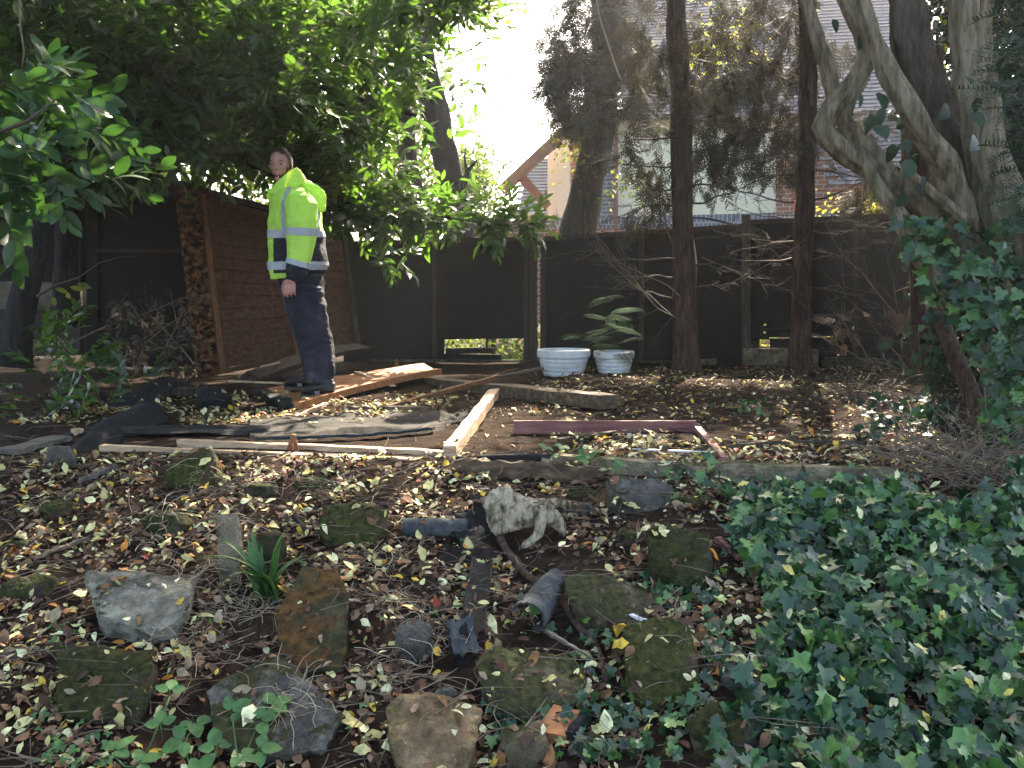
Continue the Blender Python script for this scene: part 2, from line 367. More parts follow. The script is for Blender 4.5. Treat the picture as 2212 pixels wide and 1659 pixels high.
M['far_green'] = leafmat('far_foliage', [(0, (.05, .1, .015)), (.5, (.1, .16, .025)), (1, (.2, .22, .04))], .6, .5, None, .3)
# ================================================================== SETTING
def axis_vals(lo, hi, f0, f1, fine, grow):
    v = list(np.arange(f0, f1 + 1e-6, fine)); s_ = fine; x = f1
    while x < hi: s_ *= grow; x += s_; v.append(x)
    s_ = fine; x = f0; pre = []
    while x > lo: s_ *= grow; x -= s_; pre.append(x)
    return pre[::-1] + v
xs = axis_vals(-150, 150, -2.6, 2.8, .03, 1.12); ys = axis_vals(-30, 300, 1.6, 5.4, .03, 1.1)
g = MB(); nx = len(xs)
for y in ys:
    for x in xs:
        z = zg(x, y)
        if 1.2 < y < 9 and abs(x) < 5: z += .007 * noise.noise(Vector((x * 17, y * 17, 0)))
        g.v.append((x, y, z))
for j in range(len(ys) - 1):
    for i in range(nx - 1): g.f.append((j * nx + i, j * nx + i + 1, (j + 1) * nx + i + 1, (j + 1) * nx + i)); g.m.append(0)
ground_me = g.mesh('ground'); GROUND_V = list(g.v); GROUND_F = list(g.f)
ground = link('ground', ground_me, M['soil'], smooth=True); tag(ground, kind='structure')
SOLID = [(GROUND_V, GROUND_F)]
def solid(o):
    me = o.data; off = Vector(o.location); p = o.parent
    while p: off += p.location; p = p.parent
    SOLID.append(([tuple(v.co + off) for v in me.vertices], [tuple(q.vertices) for q in me.polygons])); return o
ROCKREG = []

# ------------------------------------------------------------------ vertical planes in the world, seen at a pixel
def wallfn(A, B):
    A = Vector((A.x, A.y)); B = Vector((B.x, B.y)); d = (B - A); nrm = Vector((-d.y, d.x)).normalized()
    def f(px, py, off=0):
        r = ray(px, py); t = (A.dot(nrm) + off) / (r.x * nrm.x + r.y * nrm.y)
        return Vector((r.x * t, r.y * t, CAMZ + r.z * t))
    return f, nrm
def quad_slab(mb, f, nrm, x0, x1, yt0, yt1, yb0, yb1, off=0, th=.02):
    """slab on a wall plane from pixel corners (t=top, b=bottom; 0 left 1 right); thickness away from camera"""
    n3 = Vector((nrm.x, nrm.y, 0))
    c = [f(x0, yb0, off), f(x1, yb1, off), f(x1, yt1, off), f(x0, yt0, off)]
    b = [p + n3 * th for p in c]
    mb.box8([c[0], c[1], b[1], b[0], c[3], c[2], b[2], b[3]])

# ------------------------------------------------------------------ fences
def cut(rects, h):
    out = []
    for (a, b, c, d) in rects:      # x0,x1,y0,y1
        hx0, hx1, hy0, hy1 = h
        if hx1 <= a or hx0 >= b or hy1 <= c or hy0 >= d: out.append((a, b, c, d)); continue
        if hy0 > c: out.append((a, b, c, hy0))
        if hy1 < d: out.append((a, b, hy1, d))
        y0, y1 = max(c, hy0), min(d, hy1)
        if hx0 > a: out.append((a, hx0, y0, y1))
        if hx1 < b: out.append((hx1, b, y0, y1))
    return out
def fence_panel(label, f, nrm, x0, x1, t0, t1, b0, b1, rows, holes=(), battens=(), mat='fence', extra=()):
    base = f((x0 + x1) / 2, (b0 + b1) / 2)
    root = empty('boarded_fence', base, label, 'fence panel', 'dark boarded garden fence')
    m = MB()
    def row_y(x, k):
        u = (x - x0) / (x1 - x0); t = t0 + (t1 - t0) * u; b = b0 + (b1 - b0) * u; return t + (b - t) * k / rows
    for k in range(rows):
        rc = [(x0, x1, row_y(x0, k), row_y(x0, k + 1))]
        inv = lambda x, y: t0 + (b0 - t0) * (y - row_y(x, 0)) / (row_y(x, rows) - row_y(x, 0))
        for h in holes: rc = cut(rc, (h[0], h[1], inv(h[0], h[2]), inv(h[0], h[3])))
        yy = lambda x, yr: row_y(x, (yr - t0) / (b0 - t0) * rows)
        for (a, b, c, d) in rc:
            dt = random.uniform(-.003, .003)
            c1, d1, c2, d2 = yy(a, c), yy(a, d), yy(b, c), yy(b, d)
            n3 = Vector((nrm.x, nrm.y, 0)); o = dt - .012 * (k % 2)
            p = [f(a, d1 + (2.2 if d1 - c1 > 8 else .1), o), f(b, d2 + (2.2 if d1 - c1 > 8 else .1), o), f(b, c2, o + .006), f(a, c1, o + .006)]
            q = [v + n3 * .01 for v in p]
            m.box8([p[0], p[1], q[1], q[0], p[3], p[2], q[2], q[3]])
    m.build('boards', M[mat], root)
    m = MB(); quad_slab(m, f, nrm, x0, x1, t0 - 3, t1 - 3, t0 + 6, t1 + 6, -.035, .03); m.build('top_rail', M['fence_post'] if mat == 'fence' else M[mat], root)
    for bx in battens:
        u = (bx - x0) / (x1 - x0)
        m = MB(); quad_slab(m, f, nrm, bx - 5, bx + 5, row_y(bx, 0) + 7, row_y(bx, 0) + 7, row_y(bx, rows), row_y(bx, rows), -.045, .03); m.build('batten', M['fence_post'], root)
    for e in extra: m = MB(); quad_slab(m, f, nrm, *e); m.build('broken_board', M[mat], root)
    return root
fC, nC = wallfn(P(740, 700, 10.05), P(1150, 700, 10.0))
fD, nD = wallfn(P(1165, 700, 10.0), P(1990, 700, 8.85))
fL, nL = wallfn(P(-60, 700, 8.6), P(400, 700, 9.1))
if nC.y < 0 or nD.y < 0 or nL.y < 0: print('NORMAL WARN')
fence_panel('dark fence panel behind the man with a bright broken hole low down beside the post', fC, nC, 742, 1147, 524, 514, 784, 779, 11,
            holes=[(960, 1136, 731, 782)], battens=(938, 1136), extra=[(962, 1066, 752, 751, 765, 763, .0, .012), (958, 1084, 764, 766, 778, 779, .004, .012), (1050, 1054, 731, 731, 752, 752, -.02, .02)])
fence_panel('long dark fence panel behind the white pots and thickest straight trunk', fD, nD, 1167, 1610, 514, 486, 790, 793, 12, holes=[(1382, 1385, 560, 563)], battens=(1173, 1385))
fence_panel('dark fence panel right of the grey brown post with green light at its foot', fD, nD, 1613, 2060, 478, 458, 788, 795, 12,
            holes=[(1641, 1663, 733, 748), (1662, 1750, 729, 730.5), (1740, 1800, 726.5, 728), (1650, 1655, 697, 703), (1649, 1654, 715, 720), (1841, 1847, 706, 712), (1807, 1814, 762, 768)], battens=(1850,))
def post(label, f, nrm, x0, x1, t, b, off, mat, th=.08):
    m = MB(); quad_slab(m, f, nrm, x0, x1, t, t, b, b, off, th)
    m2 = m.mesh('p'); bm = bmesh.new(); bm.from_mesh(m2); bmesh.ops.bevel(bm, geom=bm.edges, offset=.004, segments=1, affect='EDGES'); bm.to_mesh(m2); bm.free()
    return tag(link('fence_post', m2, M[mat]), label, 'fence post', 'posts of the garden fence')
post('dark fence post beside the thin bright vertical slit', fC, nC, 1143, 1161, 503, 795, -.06, 'fence_post')
post('grey brown fence post standing between the two straight trunks', fD, nD, 1602, 1621, 463, 800, -.05, 'bark_mid')
post('black fence post under the far left upper panel', fL, nL, 187, 213, 395, 780, -.02, 'fence')
post('thin grey fence post by the gap at far left', fL, nL, 155, 174, 470, 760, -.04, 'fence_post')
fence_panel('dark upper fence panel left of the leaning shed panel', fL, nL, 182, 440, 396, 392, 552, 550, 6, mat='fence')
fence_panel('dark lower fence panel set back left of the leaning shed panel', fL, nL, 205, 445, 540, 540, 790, 790, 8, mat='fence')
fence_panel('shadowed upper fence panel at the far left behind laurel leaves', fL, nL, -120, 190, 380, 388, 604, 608, 8, mat='fence')
fence_panel('low weathered fence board under the gap at far left', fL, nL, -120, 214, 676, 662, 770, 765, 3, mat='fence_post')
m = MB(); quad_slab(m, *wallfn(P(160, 640, 9.6), P(180, 640, 9.6)), 160, 168, 604, 604, 672, 672, 0, .02); quad_slab(m, *wallfn(P(160, 640, 9.6), P(180, 640, 9.6)), 170, 176, 612, 612, 672, 672, 0, .02)
tag(m.build('pale_slats', M['pale_wood']), 'pair of pale upright slats showing in the far left gap', 'slats')
m = MB(); m.grid(30, 10, lambda u, v: P(-160 + 460 * u, 600 + 130 * v, 12 + .05 * noise.noise(Vector((u * 9, v * 5, 0)))), (0, .2, 0))
M['pale_wall'] = mottle('pale_render', [(.3, (.05, .04, .027)), (.7, (.14, .11, .075))], 3, .9, .2)
tag(m.build('garden_wall', M['pale_wall']), 'sunlit pale wall glimpsed through the far left fence gap', 'wall')
def gravel(label, f, nrm, a, mat):
    m = MB(); quad_slab(m, f, nrm, *a); me = m.mesh('g'); bm = bmesh.new(); bm.from_mesh(me)
    bmesh.ops.subdivide_edges(bm, edges=bm.edges, cuts=6, use_grid_fill=True)
    for v in bm.verts: v.co += Vector((0, 1, 1)) * .006 * noise.noise(v.co * 14)
    bm.to_mesh(me); bm.free(); return tag(link('gravel_board', me, M[mat]), label, 'gravel board', 'gravel boards along the fence foot')
gravel('soil stained gravel board under the broken fence hole', fC, nC, (800, 1143, 776, 778, 800, 800, -.05, .04), 'concrete_dark')
gravel('pale concrete gravel board behind the right hand straight trunk', fD, nD, (1606, 1768, 752, 754, 805, 805, -.12, .05), 'concrete')
gravel('low concrete block at the foot of the thickest straight trunk', fD, nD, (1505, 1548, 776, 776, 806, 806, -.1, .05), 'concrete')
gravel('dark gravel board half buried behind the right trunks', fD, nD, (1775, 2000, 772, 774, 810, 810, -.06, .05), 'concrete_dark')
gravel('half buried gravel board right of the white pots', fD, nD, (1372, 1470, 779, 779, 806, 806, -.06, .05), 'concrete_dark')

# ------------------------------------------------------------------ house beyond the fence
def brickmat(name, c1, c2, mortar, scale=1.0, bw=.22, rh=.075):
    m, n, b = nmat(name); t = n.nodes.new("ShaderNodeTexCoord"); s_ = n.nodes.new("ShaderNodeSeparateXYZ"); cb = n.nodes.new("ShaderNodeCombineXYZ")
    n.links.new(t.outputs['Object'], s_.inputs[0]); n.links.new(s_.outputs[0], cb.inputs[0]); n.links.new(s_.outputs[2], cb.inputs[1])
    br = n.nodes.new("ShaderNodeTexBrick"); br.inputs['Scale'].default_value = scale; br.inputs['Color1'].default_value = (*c1, 1); br.inputs['Color2'].default_value = (*c2, 1)
    br.inputs['Mortar'].default_value = (*mortar, 1); br.inputs['Mortar Size'].default_value = .008; br.inputs['Brick Width'].default_value = bw; br.inputs['Row Height'].default_value = rh
    n.links.new(cb.outputs[0], br.inputs[0]); n.links.new(br.outputs[0], b.inputs['Base Color']); b.inputs['Roughness'].default_value = .9
    return m
M['brick'] = brickmat('red_brick', (.3, .1, .06), (.42, .17, .1), (.5, .45, .4))
M['brick_blue'] = brickmat('blue_brick', (.12, .14, .17), (.17, .19, .23), (.42, .44, .46))
M['soldier'] = brickmat('soldier_bricks', (.12, .14, .17), (.18, .2, .24), (.42, .44, .46), bw=.075, rh=.23)
M['render'] = mottle('cream_render', [(.3, (.86, .83, .62)), (.7, (.92, .89, .68))], 2, .9, .1)
M['terracotta'] = mottle('terracotta', [(.3, (.5, .16, .08)), (.7, (.62, .22, .12))], 6, .8, .2)
M['barge'] = mottle('barge_board', [(.3, (.2, .085, .045)), (.7, (.3, .14, .08))], 3, .7, .2)
M['slate'] = mottle('roof_slate', [(.3, (.025, .03, .042)), (.7, (.065, .072, .098))], 3, .6, .2, spec=.4)
M['glass'] = mottle('window_glass', [(.3, (.04, .05, .05)), (.7, (.07, .08, .08))], 1, .08, 0)
M['frame_dark'] = mottle('dark_window_frame', [(.3, (.03, .02, .018)), (.7, (.06, .04, .03))], 9, .6, .1)
M['gutter'] = mottle('gutter', [(.3, (.12, .1, .1)), (.7, (.18, .15, .14))], 9, .5, .1)
fH, nH = wallfn(P(1180, 500, 17.0), P(1960, 500, 15.6))
HB = fH(1500, 500); house = empty('house', (HB.x, HB.y, -.5), 'brick and cream rendered house beyond the fence with slate roofs', 'house')
def slab(name, mat, *a, parent=None):
    m = MB(); quad_slab(m, fH, nH, *a); return m.build(name, M[mat], parent or house)
slab('cream_wall', 'render', 1262, 1690, 240, 220, 474, 458, 0, .2)
slab('gable_wall', 'render', 1183, 1263, 318, 236, 474, 473, 0, .2)
slab('brick_base', 'brick', 1183, 1990, 495, 478, 800, 800, 0, .2)
slab('soldier_course', 'soldier', 1183, 1990, 472, 452, 497, 480, -.012, .2)
slab('blue_brick_quoin', 'brick_blue', 1292, 1327, 300, 300, 471, 470, -.015, .2)
slab('brick_quoin', 'brick', 1232, 1262, 270, 240, 471, 470, -.015, .2)
slab('brick_pier', 'brick', 1676, 1712, 262, 260, 462, 461, -.03, .2)
slab('brick_wall', 'brick', 1690, 1990, 240, 230, 462, 455, 0.003, .2)
slab('brick_pier', 'brick', 1745, 1830, 262, 258, 460, 457, -.03, .2)
slab('brick_lintel', 'brick', 1712, 1745, 262, 262, 272, 272, -.03, .2)
slab('render_panel', 'terracotta', 1712, 1745, 405, 405, 459, 459, -.02, .2)
slab('render_panel', 'terracotta', 1830, 1935, 402, 400, 457, 455, -.02, .2)
slab('sill', 'gutter', 1708, 1749, 399, 399, 405, 405, -.08, .12)
slab('downpipe', 'barge', 1327, 1334, 120, 120, 500, 500, -.1, .07)
win = slab('window', 'frame_dark', 1714, 1745, 272, 272, 399, 399, -.012, .05)
slab('pane', 'glass', 1721, 1732, 280, 280, 393, 393, -.016, .02, parent=win)
slab('pane', 'glass', 1735, 1744, 280, 280, 393, 393, -.016, .02, parent=win)
def roof(name, p00, p10, p01, p11, courses, parent, th=.026):
    """lapped slate courses between eaves p00-p10 and ridge p01-p11"""
    m = MB(); nn = (p10 - p00).cross(p01 - p00).normalized()
    if nn.z < 0: nn = -nn
    for k in range(courses):
        a, b = k / courses, (k + 1.15) / courses
        l0, l1 = p00.lerp(p01, a), p10.lerp(p11, a); u0, u1 = p00.lerp(p01, min(b, 1)), p10.lerp(p11, min(b, 1))
        nseg = max(4, int((l1 - l0).length / .3))
        for j in range(nseg):
            s0, s1 = (j + .02) / nseg, (j + .98) / nseg; wv = random.uniform(0, .008)
            s0, s1 = (j - .0 + .5 * (k % 2)) / nseg, min(1.02, (j + 1.0 + .5 * (k % 2)) / nseg); A, B = l0.lerp(l1, s0) + nn * (th + wv), l0.lerp(l1, s1) + nn * (th + wv); Cc, D = u0.lerp(u1, s1) + nn * .006, u0.lerp(u1, s0) + nn * .006
            m.box8([A - nn * .02, B - nn * .02, Cc - nn * .02, D - nn * .02, A, B, Cc, D])
    return m.build(name, M['slate'], parent)
def up_back(p, h, run): return p + Vector((0, run, h))
e0, e1 = fH(1330, 262, -.4), fH(2050, 235, -.4)
roof('roof', e0, e1, up_back(e0, 4.4, 4.4), up_back(e1, 4.4, 4.4), 54, house)
e0, e1 = fH(1790, 402, -1.3), fH(2090, 392, -1.3)
roof('catslide_roof', e0, e1, up_back(e0, 2.6, 2.3), up_back(e1, 2.6, 2.3), 34, house)
# gable verge and brace
a, b = fH(1084, 412, -.7), fH(1262, 245, -.7)
m = MB(); m.bar(a, b, .5, .16, up=Vector((-.65, 0, .76))); m.build('barge_board', M['barge'], house)
m = MB(); m.bar(fH(1128, 385, -.55), fH(1183, 446, -.2), .1, .16, up=Vector((.7, 0, .7))); m.build('brace', M['barge'], house)
fE, nE = wallfn(P(1080, 470, 19.5), P(1200, 470, 19.5))
e0, e1 = P(1104, 463, 19.3), P(1215, 463, 19.3)
roof('extension_roof', e0, e1, e0 + Vector((.35, 1.6, 1.45)), e1 + Vector((0, 1.6, 1.45)), 18, house)
m = MB(); m.bar(P(1100, 467, 19.2), P(1215, 467, 19.2), .1, .09); m.build('gutter', M['gutter'], house)
m = MB(); quad_slab(m, fE, nE, 1108, 1215, 466, 466, 700, 700, 0, .2); m.build('extension_wall', M['brick'], house)
m = MB(); f2, n2 = wallfn(P(960, 500, 15.5), P(1185, 500, 15.5)); quad_slab(m, f2, n2, 960, 1186, 474, 476, 700, 700, 0, .2)
for x in (1045, 1070, 1178): quad_slab(m, f2, n2, x, x + 22, 470, 470, 700, 700, -.04, .28)
tag(m.build('brick_wall', M['brick']), 'low sunlit brick wall left of the house behind laurel leaves', 'wall')
# ================================================================== TREES AND PLANTS
# world targets that sunbeams reach through gaps cut for them in the canopy: (point, radius)
BEAMS = [(G(690, 860), .20), (G(800, 880), .16), (G(640, 905), .16), (P(655, 420, 6.5), .2), (P(690, 470, 6.5), .2), (P(690, 700, 6.5), .16),
         (G(900, 974), .1), (G(1010, 940), .13), (G(1050, 890), .1), (G(700, 962), .1), (G(1020, 1080), .09), (P(1100,1100,3.5), .1),
         (G(560, 905), .14), (G(1280, 880), .12), (G(850, 800), .25), (P(1120, 1230, 3.2), .07), (G(450, 1010), .12), (G(1000, 1020), .1), (G(880, 1060), .1), (G(500, 870), .1)]
def beam_free(p, extra=0):
    """mask of points outside every sun tunnel"""
    ok = np.ones(len(p), bool); s_ = np.array(SUN)
    for t, r in BEAMS:
        d = p - np.array(t); k = d @ s_; perp = np.linalg.norm(d - k[:, None] * s_, axis=1)
        ok &= ~((perp < r + extra) & (k > .3))
    return ok
def unit(n): v = RNG.normal(size=(n, 3)); return v / np.linalg.norm(v, axis=1, keepdims=True)
LT = leaf_t(.36, .12, .16); LT2 = leaf_t(.6, .1, .1, 3); LTs = leaf_t(.5, .08, .2, 3, .4)
def laurel_sprig(k):
    rr = random.Random(k); it = []
    L = .26; tw = twig_t([(0, 0, 0), (0, L * .5, .01), (0, L, .0)], [.004, .003, .0015]); it.append((tw[0], tw[1], Matrix.Identity(4)))
    for i in range(9):
        t = (i + .6) / 9; s_ = rr.uniform(.095, .14) * (1 - .2 * t)
        az = (i % 2 * 2 - 1) * R(rr.uniform(35, 70)) * (1 - .45 * t) ; rl = R(rr.uniform(-40, 40)); pt = R(rr.uniform(-25, 30))
        it.append((*LT, Matrix.Translation((0, L * t, 0)) @ rotm('Z', az) @ rotm('Y', rl) @ rotm('X', pt) @ Matrix.Scale(s_, 4)))
    return merge_t(it)
SPR = [laurel_sprig(k) for k in range(5)]
def px_box(n, x0, x1, y0, y1, Y0, Y1):
    px = RNG.uniform(x0, x1, n); py = RNG.uniform(y0, y1, n); Y = RNG.uniform(Y0, Y1, n)
    return np.array([P(a, b, c) for a, b, c in zip(px, py, Y)])
def clumped(p, f=1.1, thr=-.12, off=0):
    k = np.array([noise.noise(Vector(q) * f + Vector((off, 0, 0))) for q in p]); return p[k > thr]
def w_box(n, lo, hi): return RNG.uniform(lo, hi, (n, 3))
def sprig_parts(pos, temps, dirs=None, smin=.85, smax=1.2, upb=.8):
    n = len(pos); d = unit(n) if dirs is None else dirs
    nr = unit(n) * (1 - upb) + np.array([0, 0, upb]); rot = dir_frames(d, nr); sc = RNG.uniform(smin, smax, n)
    w_ = RNG.integers(0, len(temps), n)
    return [(temps[k][0], temps[k][1], pos[w_ == k], rot[w_ == k], sc[w_ == k]) for k in range(len(temps))]
def tree_root(name, label, base, cat='tree', group=None): return empty(name, base, label, cat, group)
def trunk(root, pts, rad, mat, name='trunk', sides=14, step=.12, na=.25, flute=0, fa=0):
    m = MB(); m.tube(pts, rad, sides, step, na=na, flute=flute, fl_amp=fa); return m.build(name, M[mat], root, smooth=True)

# --- the laurel
laurel = tree_root('laurel_tree', 'large dark cherry laurel overhanging the fence and the man from the left', G(40, 790))
trunk(laurel, [P(140, 700, 8.3), P(150, 420, 8.0), P(185, 200, 7.6), P(270, 60, 7.5), P(420, -40, 7.5)], [.11, .1, .09, .08, .06], 'bark_dark')
for pts, r in (([P(185, 200, 7.6), P(320, 150, 7.6), P(480, 120, 7.7), P(640, 90, 8)], .05), ([P(160, 330, 7.8), P(330, 330, 8), P(520, 350, 8.4), P(700, 400, 8.7)], .035),
               ([P(520, 350, 8.4), P(760, 440, 8.6), P(960, 470, 8.8), P(1150, 492, 8.9)], .018), ([P(480, 120, 7.7), P(700, 190, 8.1), P(900, 250, 8.5)], .03),
               ([P(420, 60, 7.4), P(520, 20, 7.3), P(620, -40, 7.2)], .05)):
    trunk(laurel, pts, [r, r * .8, r * .6, r * .3][:len(pts)], 'bark_dark', 'branch', 8)
A = [clumped(px_box(1700, -60, 640, -70, 362, 6.3, 9.3), 1.1, -.38), clumped(px_box(820, 560, 885, -70, 300, 6.8, 9.6), 1.3, -.14, 5), clumped(px_box(260, -40, 370, 320, 380, 6.5, 8.6), 1.2, -.2),
     clumped(px_box(440, 640, 900, 270, 470, 7.6, 9.3), 1.5, -.05, 9), px_box(230, 650, 960, 450, 505, 8.0, 9.3), px_box(30, 880, 975, 130, 330, 7.4, 8.6), px_box(230, 430, 720, 330, 395, 7.6, 9.2), px_box(40, 940, 1080, 440, 492, 8.6, 9.2),
     px_box(28, 1040, 1170, 478, 496, 8.75, 9.0), px_box(16, 900, 1020, 100, 260, 7.8, 8.4), px_box(90, 850, 1060, -50, 50, 7.5, 8.5), px_box(14, 820, 900, 540, 575, 9.3, 9.6), px_box(4, 330, 372, 440, 520, 8.3, 8.5)]
A = np.concatenate(A)
Sh = w_box(1500, (-6.5, 4.5, 2.95), (-.3, 11, 4.6)); Sh = Sh[(Sh[:, 2] - CAMZ) / Sh[:, 1] > .345]  # sprigs above the frame, added to shade the platform and fence
Sh2 = w_box(2000, (-7.5, .8, 2.2), (-2.0, 6.5, 4.4)); Sh2 = Sh2[(Sh2[:, 2] - CAMZ) / Sh2[:, 1] > .37]  # unseen canopy added above left of the camera to darken the left side
Sh3 = clumped(w_box(2600, (-8, 9.6, 2.2), (-2.6, 12, 8.8)), 1.2, -.35); Sh3 = Sh3[(Sh3[:, 0] < -2.6) | ((Sh3[:, 2] - CAMZ) / Sh3[:, 1] > .36)]  # sprigs added behind the laurel to block the sun from its leaves
def clear_view(p):
    k = np.ones(len(p), bool)
    for i, q in enumerate(p):
        dx, dy_, dz = q; f = dy_ * math.cos(TH) - (dz - CAMZ) * math.sin(TH); a = CX + FPX * dx / f; b = CY - FPX * (dy_ * math.sin(TH) + (dz - CAMZ) * math.cos(TH)) / f
        if dy_ < 7.3 and a > 470 and b > 215: k[i] = False
        if dy_ < 9.3 and 330 < a < 610 and b > 350: k[i] = False
        if dy_ < 8.4 and 600 < a < 740 and b > 290: k[i] = False
        if dy_ < 9.5 and 610 < a < 1010 and b > 478: k[i] = False
        if 905 < a < 1000 and 330 < b < 430: k[i] = False
    return k
A = A[clear_view(A)]
A = np.concatenate([A, Sh, Sh2, Sh3]); A = A[beam_free(A, .06)]
d = unit(len(A)) * .8 + np.array([.25, -.35, .05])
link('crown', scatter_mesh('laurel_crown', sprig_parts(A, SPR, d, 1.0, 1.45)), M['laurel'], laurel)
# large leaves of the near branch hanging in at the left edge
near = tree_root('laurel_branch', 'nearest laurel branch with big glossy leaves hanging in at the left edge', P(60, 520, 3.2), 'branch')
LT = leaf_t(.44, .1, .14, 6); SPN = [laurel_sprig(20 + k) for k in range(4)]; LT = leaf_t(.36, .12, .16)
trunk(near, [P(-160, 330, 3.3), P(-40, 300, 3.25), P(60, 262, 3.2), P(120, 215, 3.2)], [.01, .008, .006, .003], 'twig_dark', 'stem', 6)
q = np.concatenate([px_box(24, -60, 90, 130, 420, 3.3, 4.2), px_box(26, 20, 215, 200, 400, 4.2, 5.2), px_box(4, -60, 0, 420, 560, 3.6, 4)])
d = unit(len(q)) * .8 + np.array([.5, -.1, .1]); link('leaves', scatter_mesh('near_leaves', sprig_parts(q, SPN, d, 1.0, 1.35, .55)), M['laurel_near'], near)
# dark trunk at left
t = tree_root('dark_tree', 'short dark leaning trunk at the far left in front of the fence gap', G(50, 800))
trunk(t, [P(30, 790, 6.6), P(38, 700, 6.6), P(62, 590, 6.6), P(92, 480, 6.6), P(118, 400, 6.6), P(130, 250, 6.6)], [.13, .1, .09, .08, .06, .05], 'bark_dark')
trunk(t, [P(80, 640, 6.5), P(120, 616, 6.4), P(170, 600, 6.4), P(215, 568, 6.4), P(258, 556, 6.4), P(300, 553, 6.4)], [.012, .008, .006, .004, .003, .002], 'twig_dark', 'branch', 5)
q = np.array([P(118, 622, 6.42), P(140, 640, 6.42), P(150, 620, 6.42), P(112, 640, 6.4), P(165, 612, 6.4)])
link('leaves', scatter_mesh('few_leaves', [(LT[0], LT[1], q, dir_frames(unit(5) * .4 + np.array([.5, 0, -.2]), unit(5)), np.full(5, .11))]), M['lime_leaf'], t)

# --- trees beyond the fence
def crown(root, mats, spec, temps, name='crown', dirs=None, free=True, smin=.8, smax=1.2, upb=.6):
    p = np.concatenate(spec)
    if free: p = p[beam_free(p, .1)]
    link(name, scatter_mesh(name, sprig_parts(p, temps, None if dirs is None else unit(len(p)) * .7 + np.array(dirs), smin, smax, upb)), mats, root)
def leaf_cluster(k, n=9, L=.09, sp=.16, t=LT2):
    rr = random.Random(k + 50); it = []
    for i in range(n):
        it.append((*t, Matrix.Translation((rr.gauss(0, sp), rr.gauss(0, sp), rr.gauss(0, sp))) @ rotm('Z', rr.uniform(0, 6.3)) @ rotm('X', rr.uniform(-1, 1)) @ rotm('Y', rr.uniform(-1, 1)) @ Matrix.Scale(L * rr.uniform(.7, 1.2), 4)))
    return merge_t(it)
CL = [leaf_cluster(k) for k in range(4)]; CLs = [leaf_cluster(k, 10, .06, .12) for k in range(4)]
t1 = tree_root('leaning_tree', 'thick dark trunk leaning right beyond the fence, forked low down', P(985, 560, 11.5))
trunk(t1, [P(1000, 620, 11.5), P(985, 430, 11.5), P(960, 330, 11.5), P(935, 220, 11.5), P(912, 110, 11.5), P(885, -40, 11.5), P(860, -200, 11.8)], [.19, .17, .165, .16, .15, .13, .1], 'bark_dark', flute=5, fa=.06)
trunk(t1, [P(992, 450, 11.45), P(1000, 400, 11.4), P(1012, 368, 11.4), P(1030, 345, 11.4)], [.1, .06, .03, .012], 'bark_dark', 'branch', 8)
trunk(t1, [P(1008, 372, 11.4), P(1003, 340, 11.4), P(1006, 318, 11.4)], [.025, .015, .006], 'bark_dark', 'branch', 6)
crown(t1, M['lime_leaf'], [clumped(w_box(1100, (-4.5, 10.8, 5.1), (-.6, 15.5, 9)), .8, -.35), px_box(110, 880, 1140, -60, 20, 10.8, 13)], CL)  # boxed part: mostly out-of-frame canopy added to hold back the sun
t2 = tree_root('slim_tree', 'slimmer upright trunk left of the dark leaning trunk beyond the fence', P(890, 560, 11))
trunk(t2, [P(905, 620, 11), P(890, 420, 11), P(878, 320, 11), P(876, 200, 11), P(872, 60, 11), P(868, -150, 11)], [.16, .13, .11, .1, .09, .07], 'bark_mid')
crown(t2, M['lime_leaf'], [clumped(w_box(700, (-5.5, 10.5, 4.6), (-1.5, 14, 7.5)), .8, -.25)], CL)  # mostly out-of-frame crown, added as part of the shading canopy
t3 = tree_root('ivy_clad_tree', 'thick pale barked trunk leaning right beyond the fence above the white pots', P(1240, 560, 11.2))
trunk(t3, [P(1215, 640, 11.2), P(1244, 500, 11.2), P(1270, 400, 11.2), P(1288, 300, 11.2), P(1300, 180, 11.2), P(1312, 40, 11.2), P(1318, -200, 11.4)], [.24, .22, .2, .19, .2, .19, .15], 'bark_mid', na=.35, flute=6, fa=.05)
def spray(k, n=9, L=.34):
    rr = random.Random(k + 90); V = []; F = []
    def tri(a, b, w_):
        a = Vector(a); b = Vector(b); d = (b - a); s_ = d.cross(Vector((0, 0, 1))).normalized() * w_
        i = len(V); V.extend([tuple(a - s_), tuple(a + s_), tuple(b)]); F.append((i, i + 1, i + 2))
    tri((0, 0, 0), (0, L, -.04), .004)
    for i in range(n * 2):
        t_ = (i + 1) / (n * 2 + 1); sgn = 1 if i % 2 else -1; a = R(rr.uniform(32, 52)) * sgn; l = L * .5 * (1 - t_ * .75) * rr.uniform(.7, 1.2)
        p0 = Vector((0, L * t_, -.04 * t_)); dr = Vector((math.sin(a), math.cos(a), rr.uniform(-.25, .15))); p1 = p0 + dr * l; tri(p0, p1, .005)
        for j in range(5):
            tt = (j + 1) / 6; b_ = a + R(rr.uniform(25, 50)) * (1 if j % 2 else -1); q0 = p0.lerp(p1, tt)
            tri(q0, q0 + Vector((math.sin(b_), math.cos(b_), rr.uniform(-.3, .2))) * l * .38 * (1 - tt * .4), .0055)
    return np.array(V), F
SPY = [spray(k) for k in range(5)]; SPYs = [spray(k + 9, 6, .2) for k in range(3)]
def ring_px(n, cx, cy_, rx, ry, Y0, Y1):
    a = RNG.uniform(0, 6.283, n); r = np.sqrt(RNG.uniform(0, 1, n)); return np.array([P(cx + rx * q * math.cos(b), cy_ + ry * q * math.sin(b), yy) for q, b, yy in zip(r, a, RNG.uniform(Y0, Y1, n))])
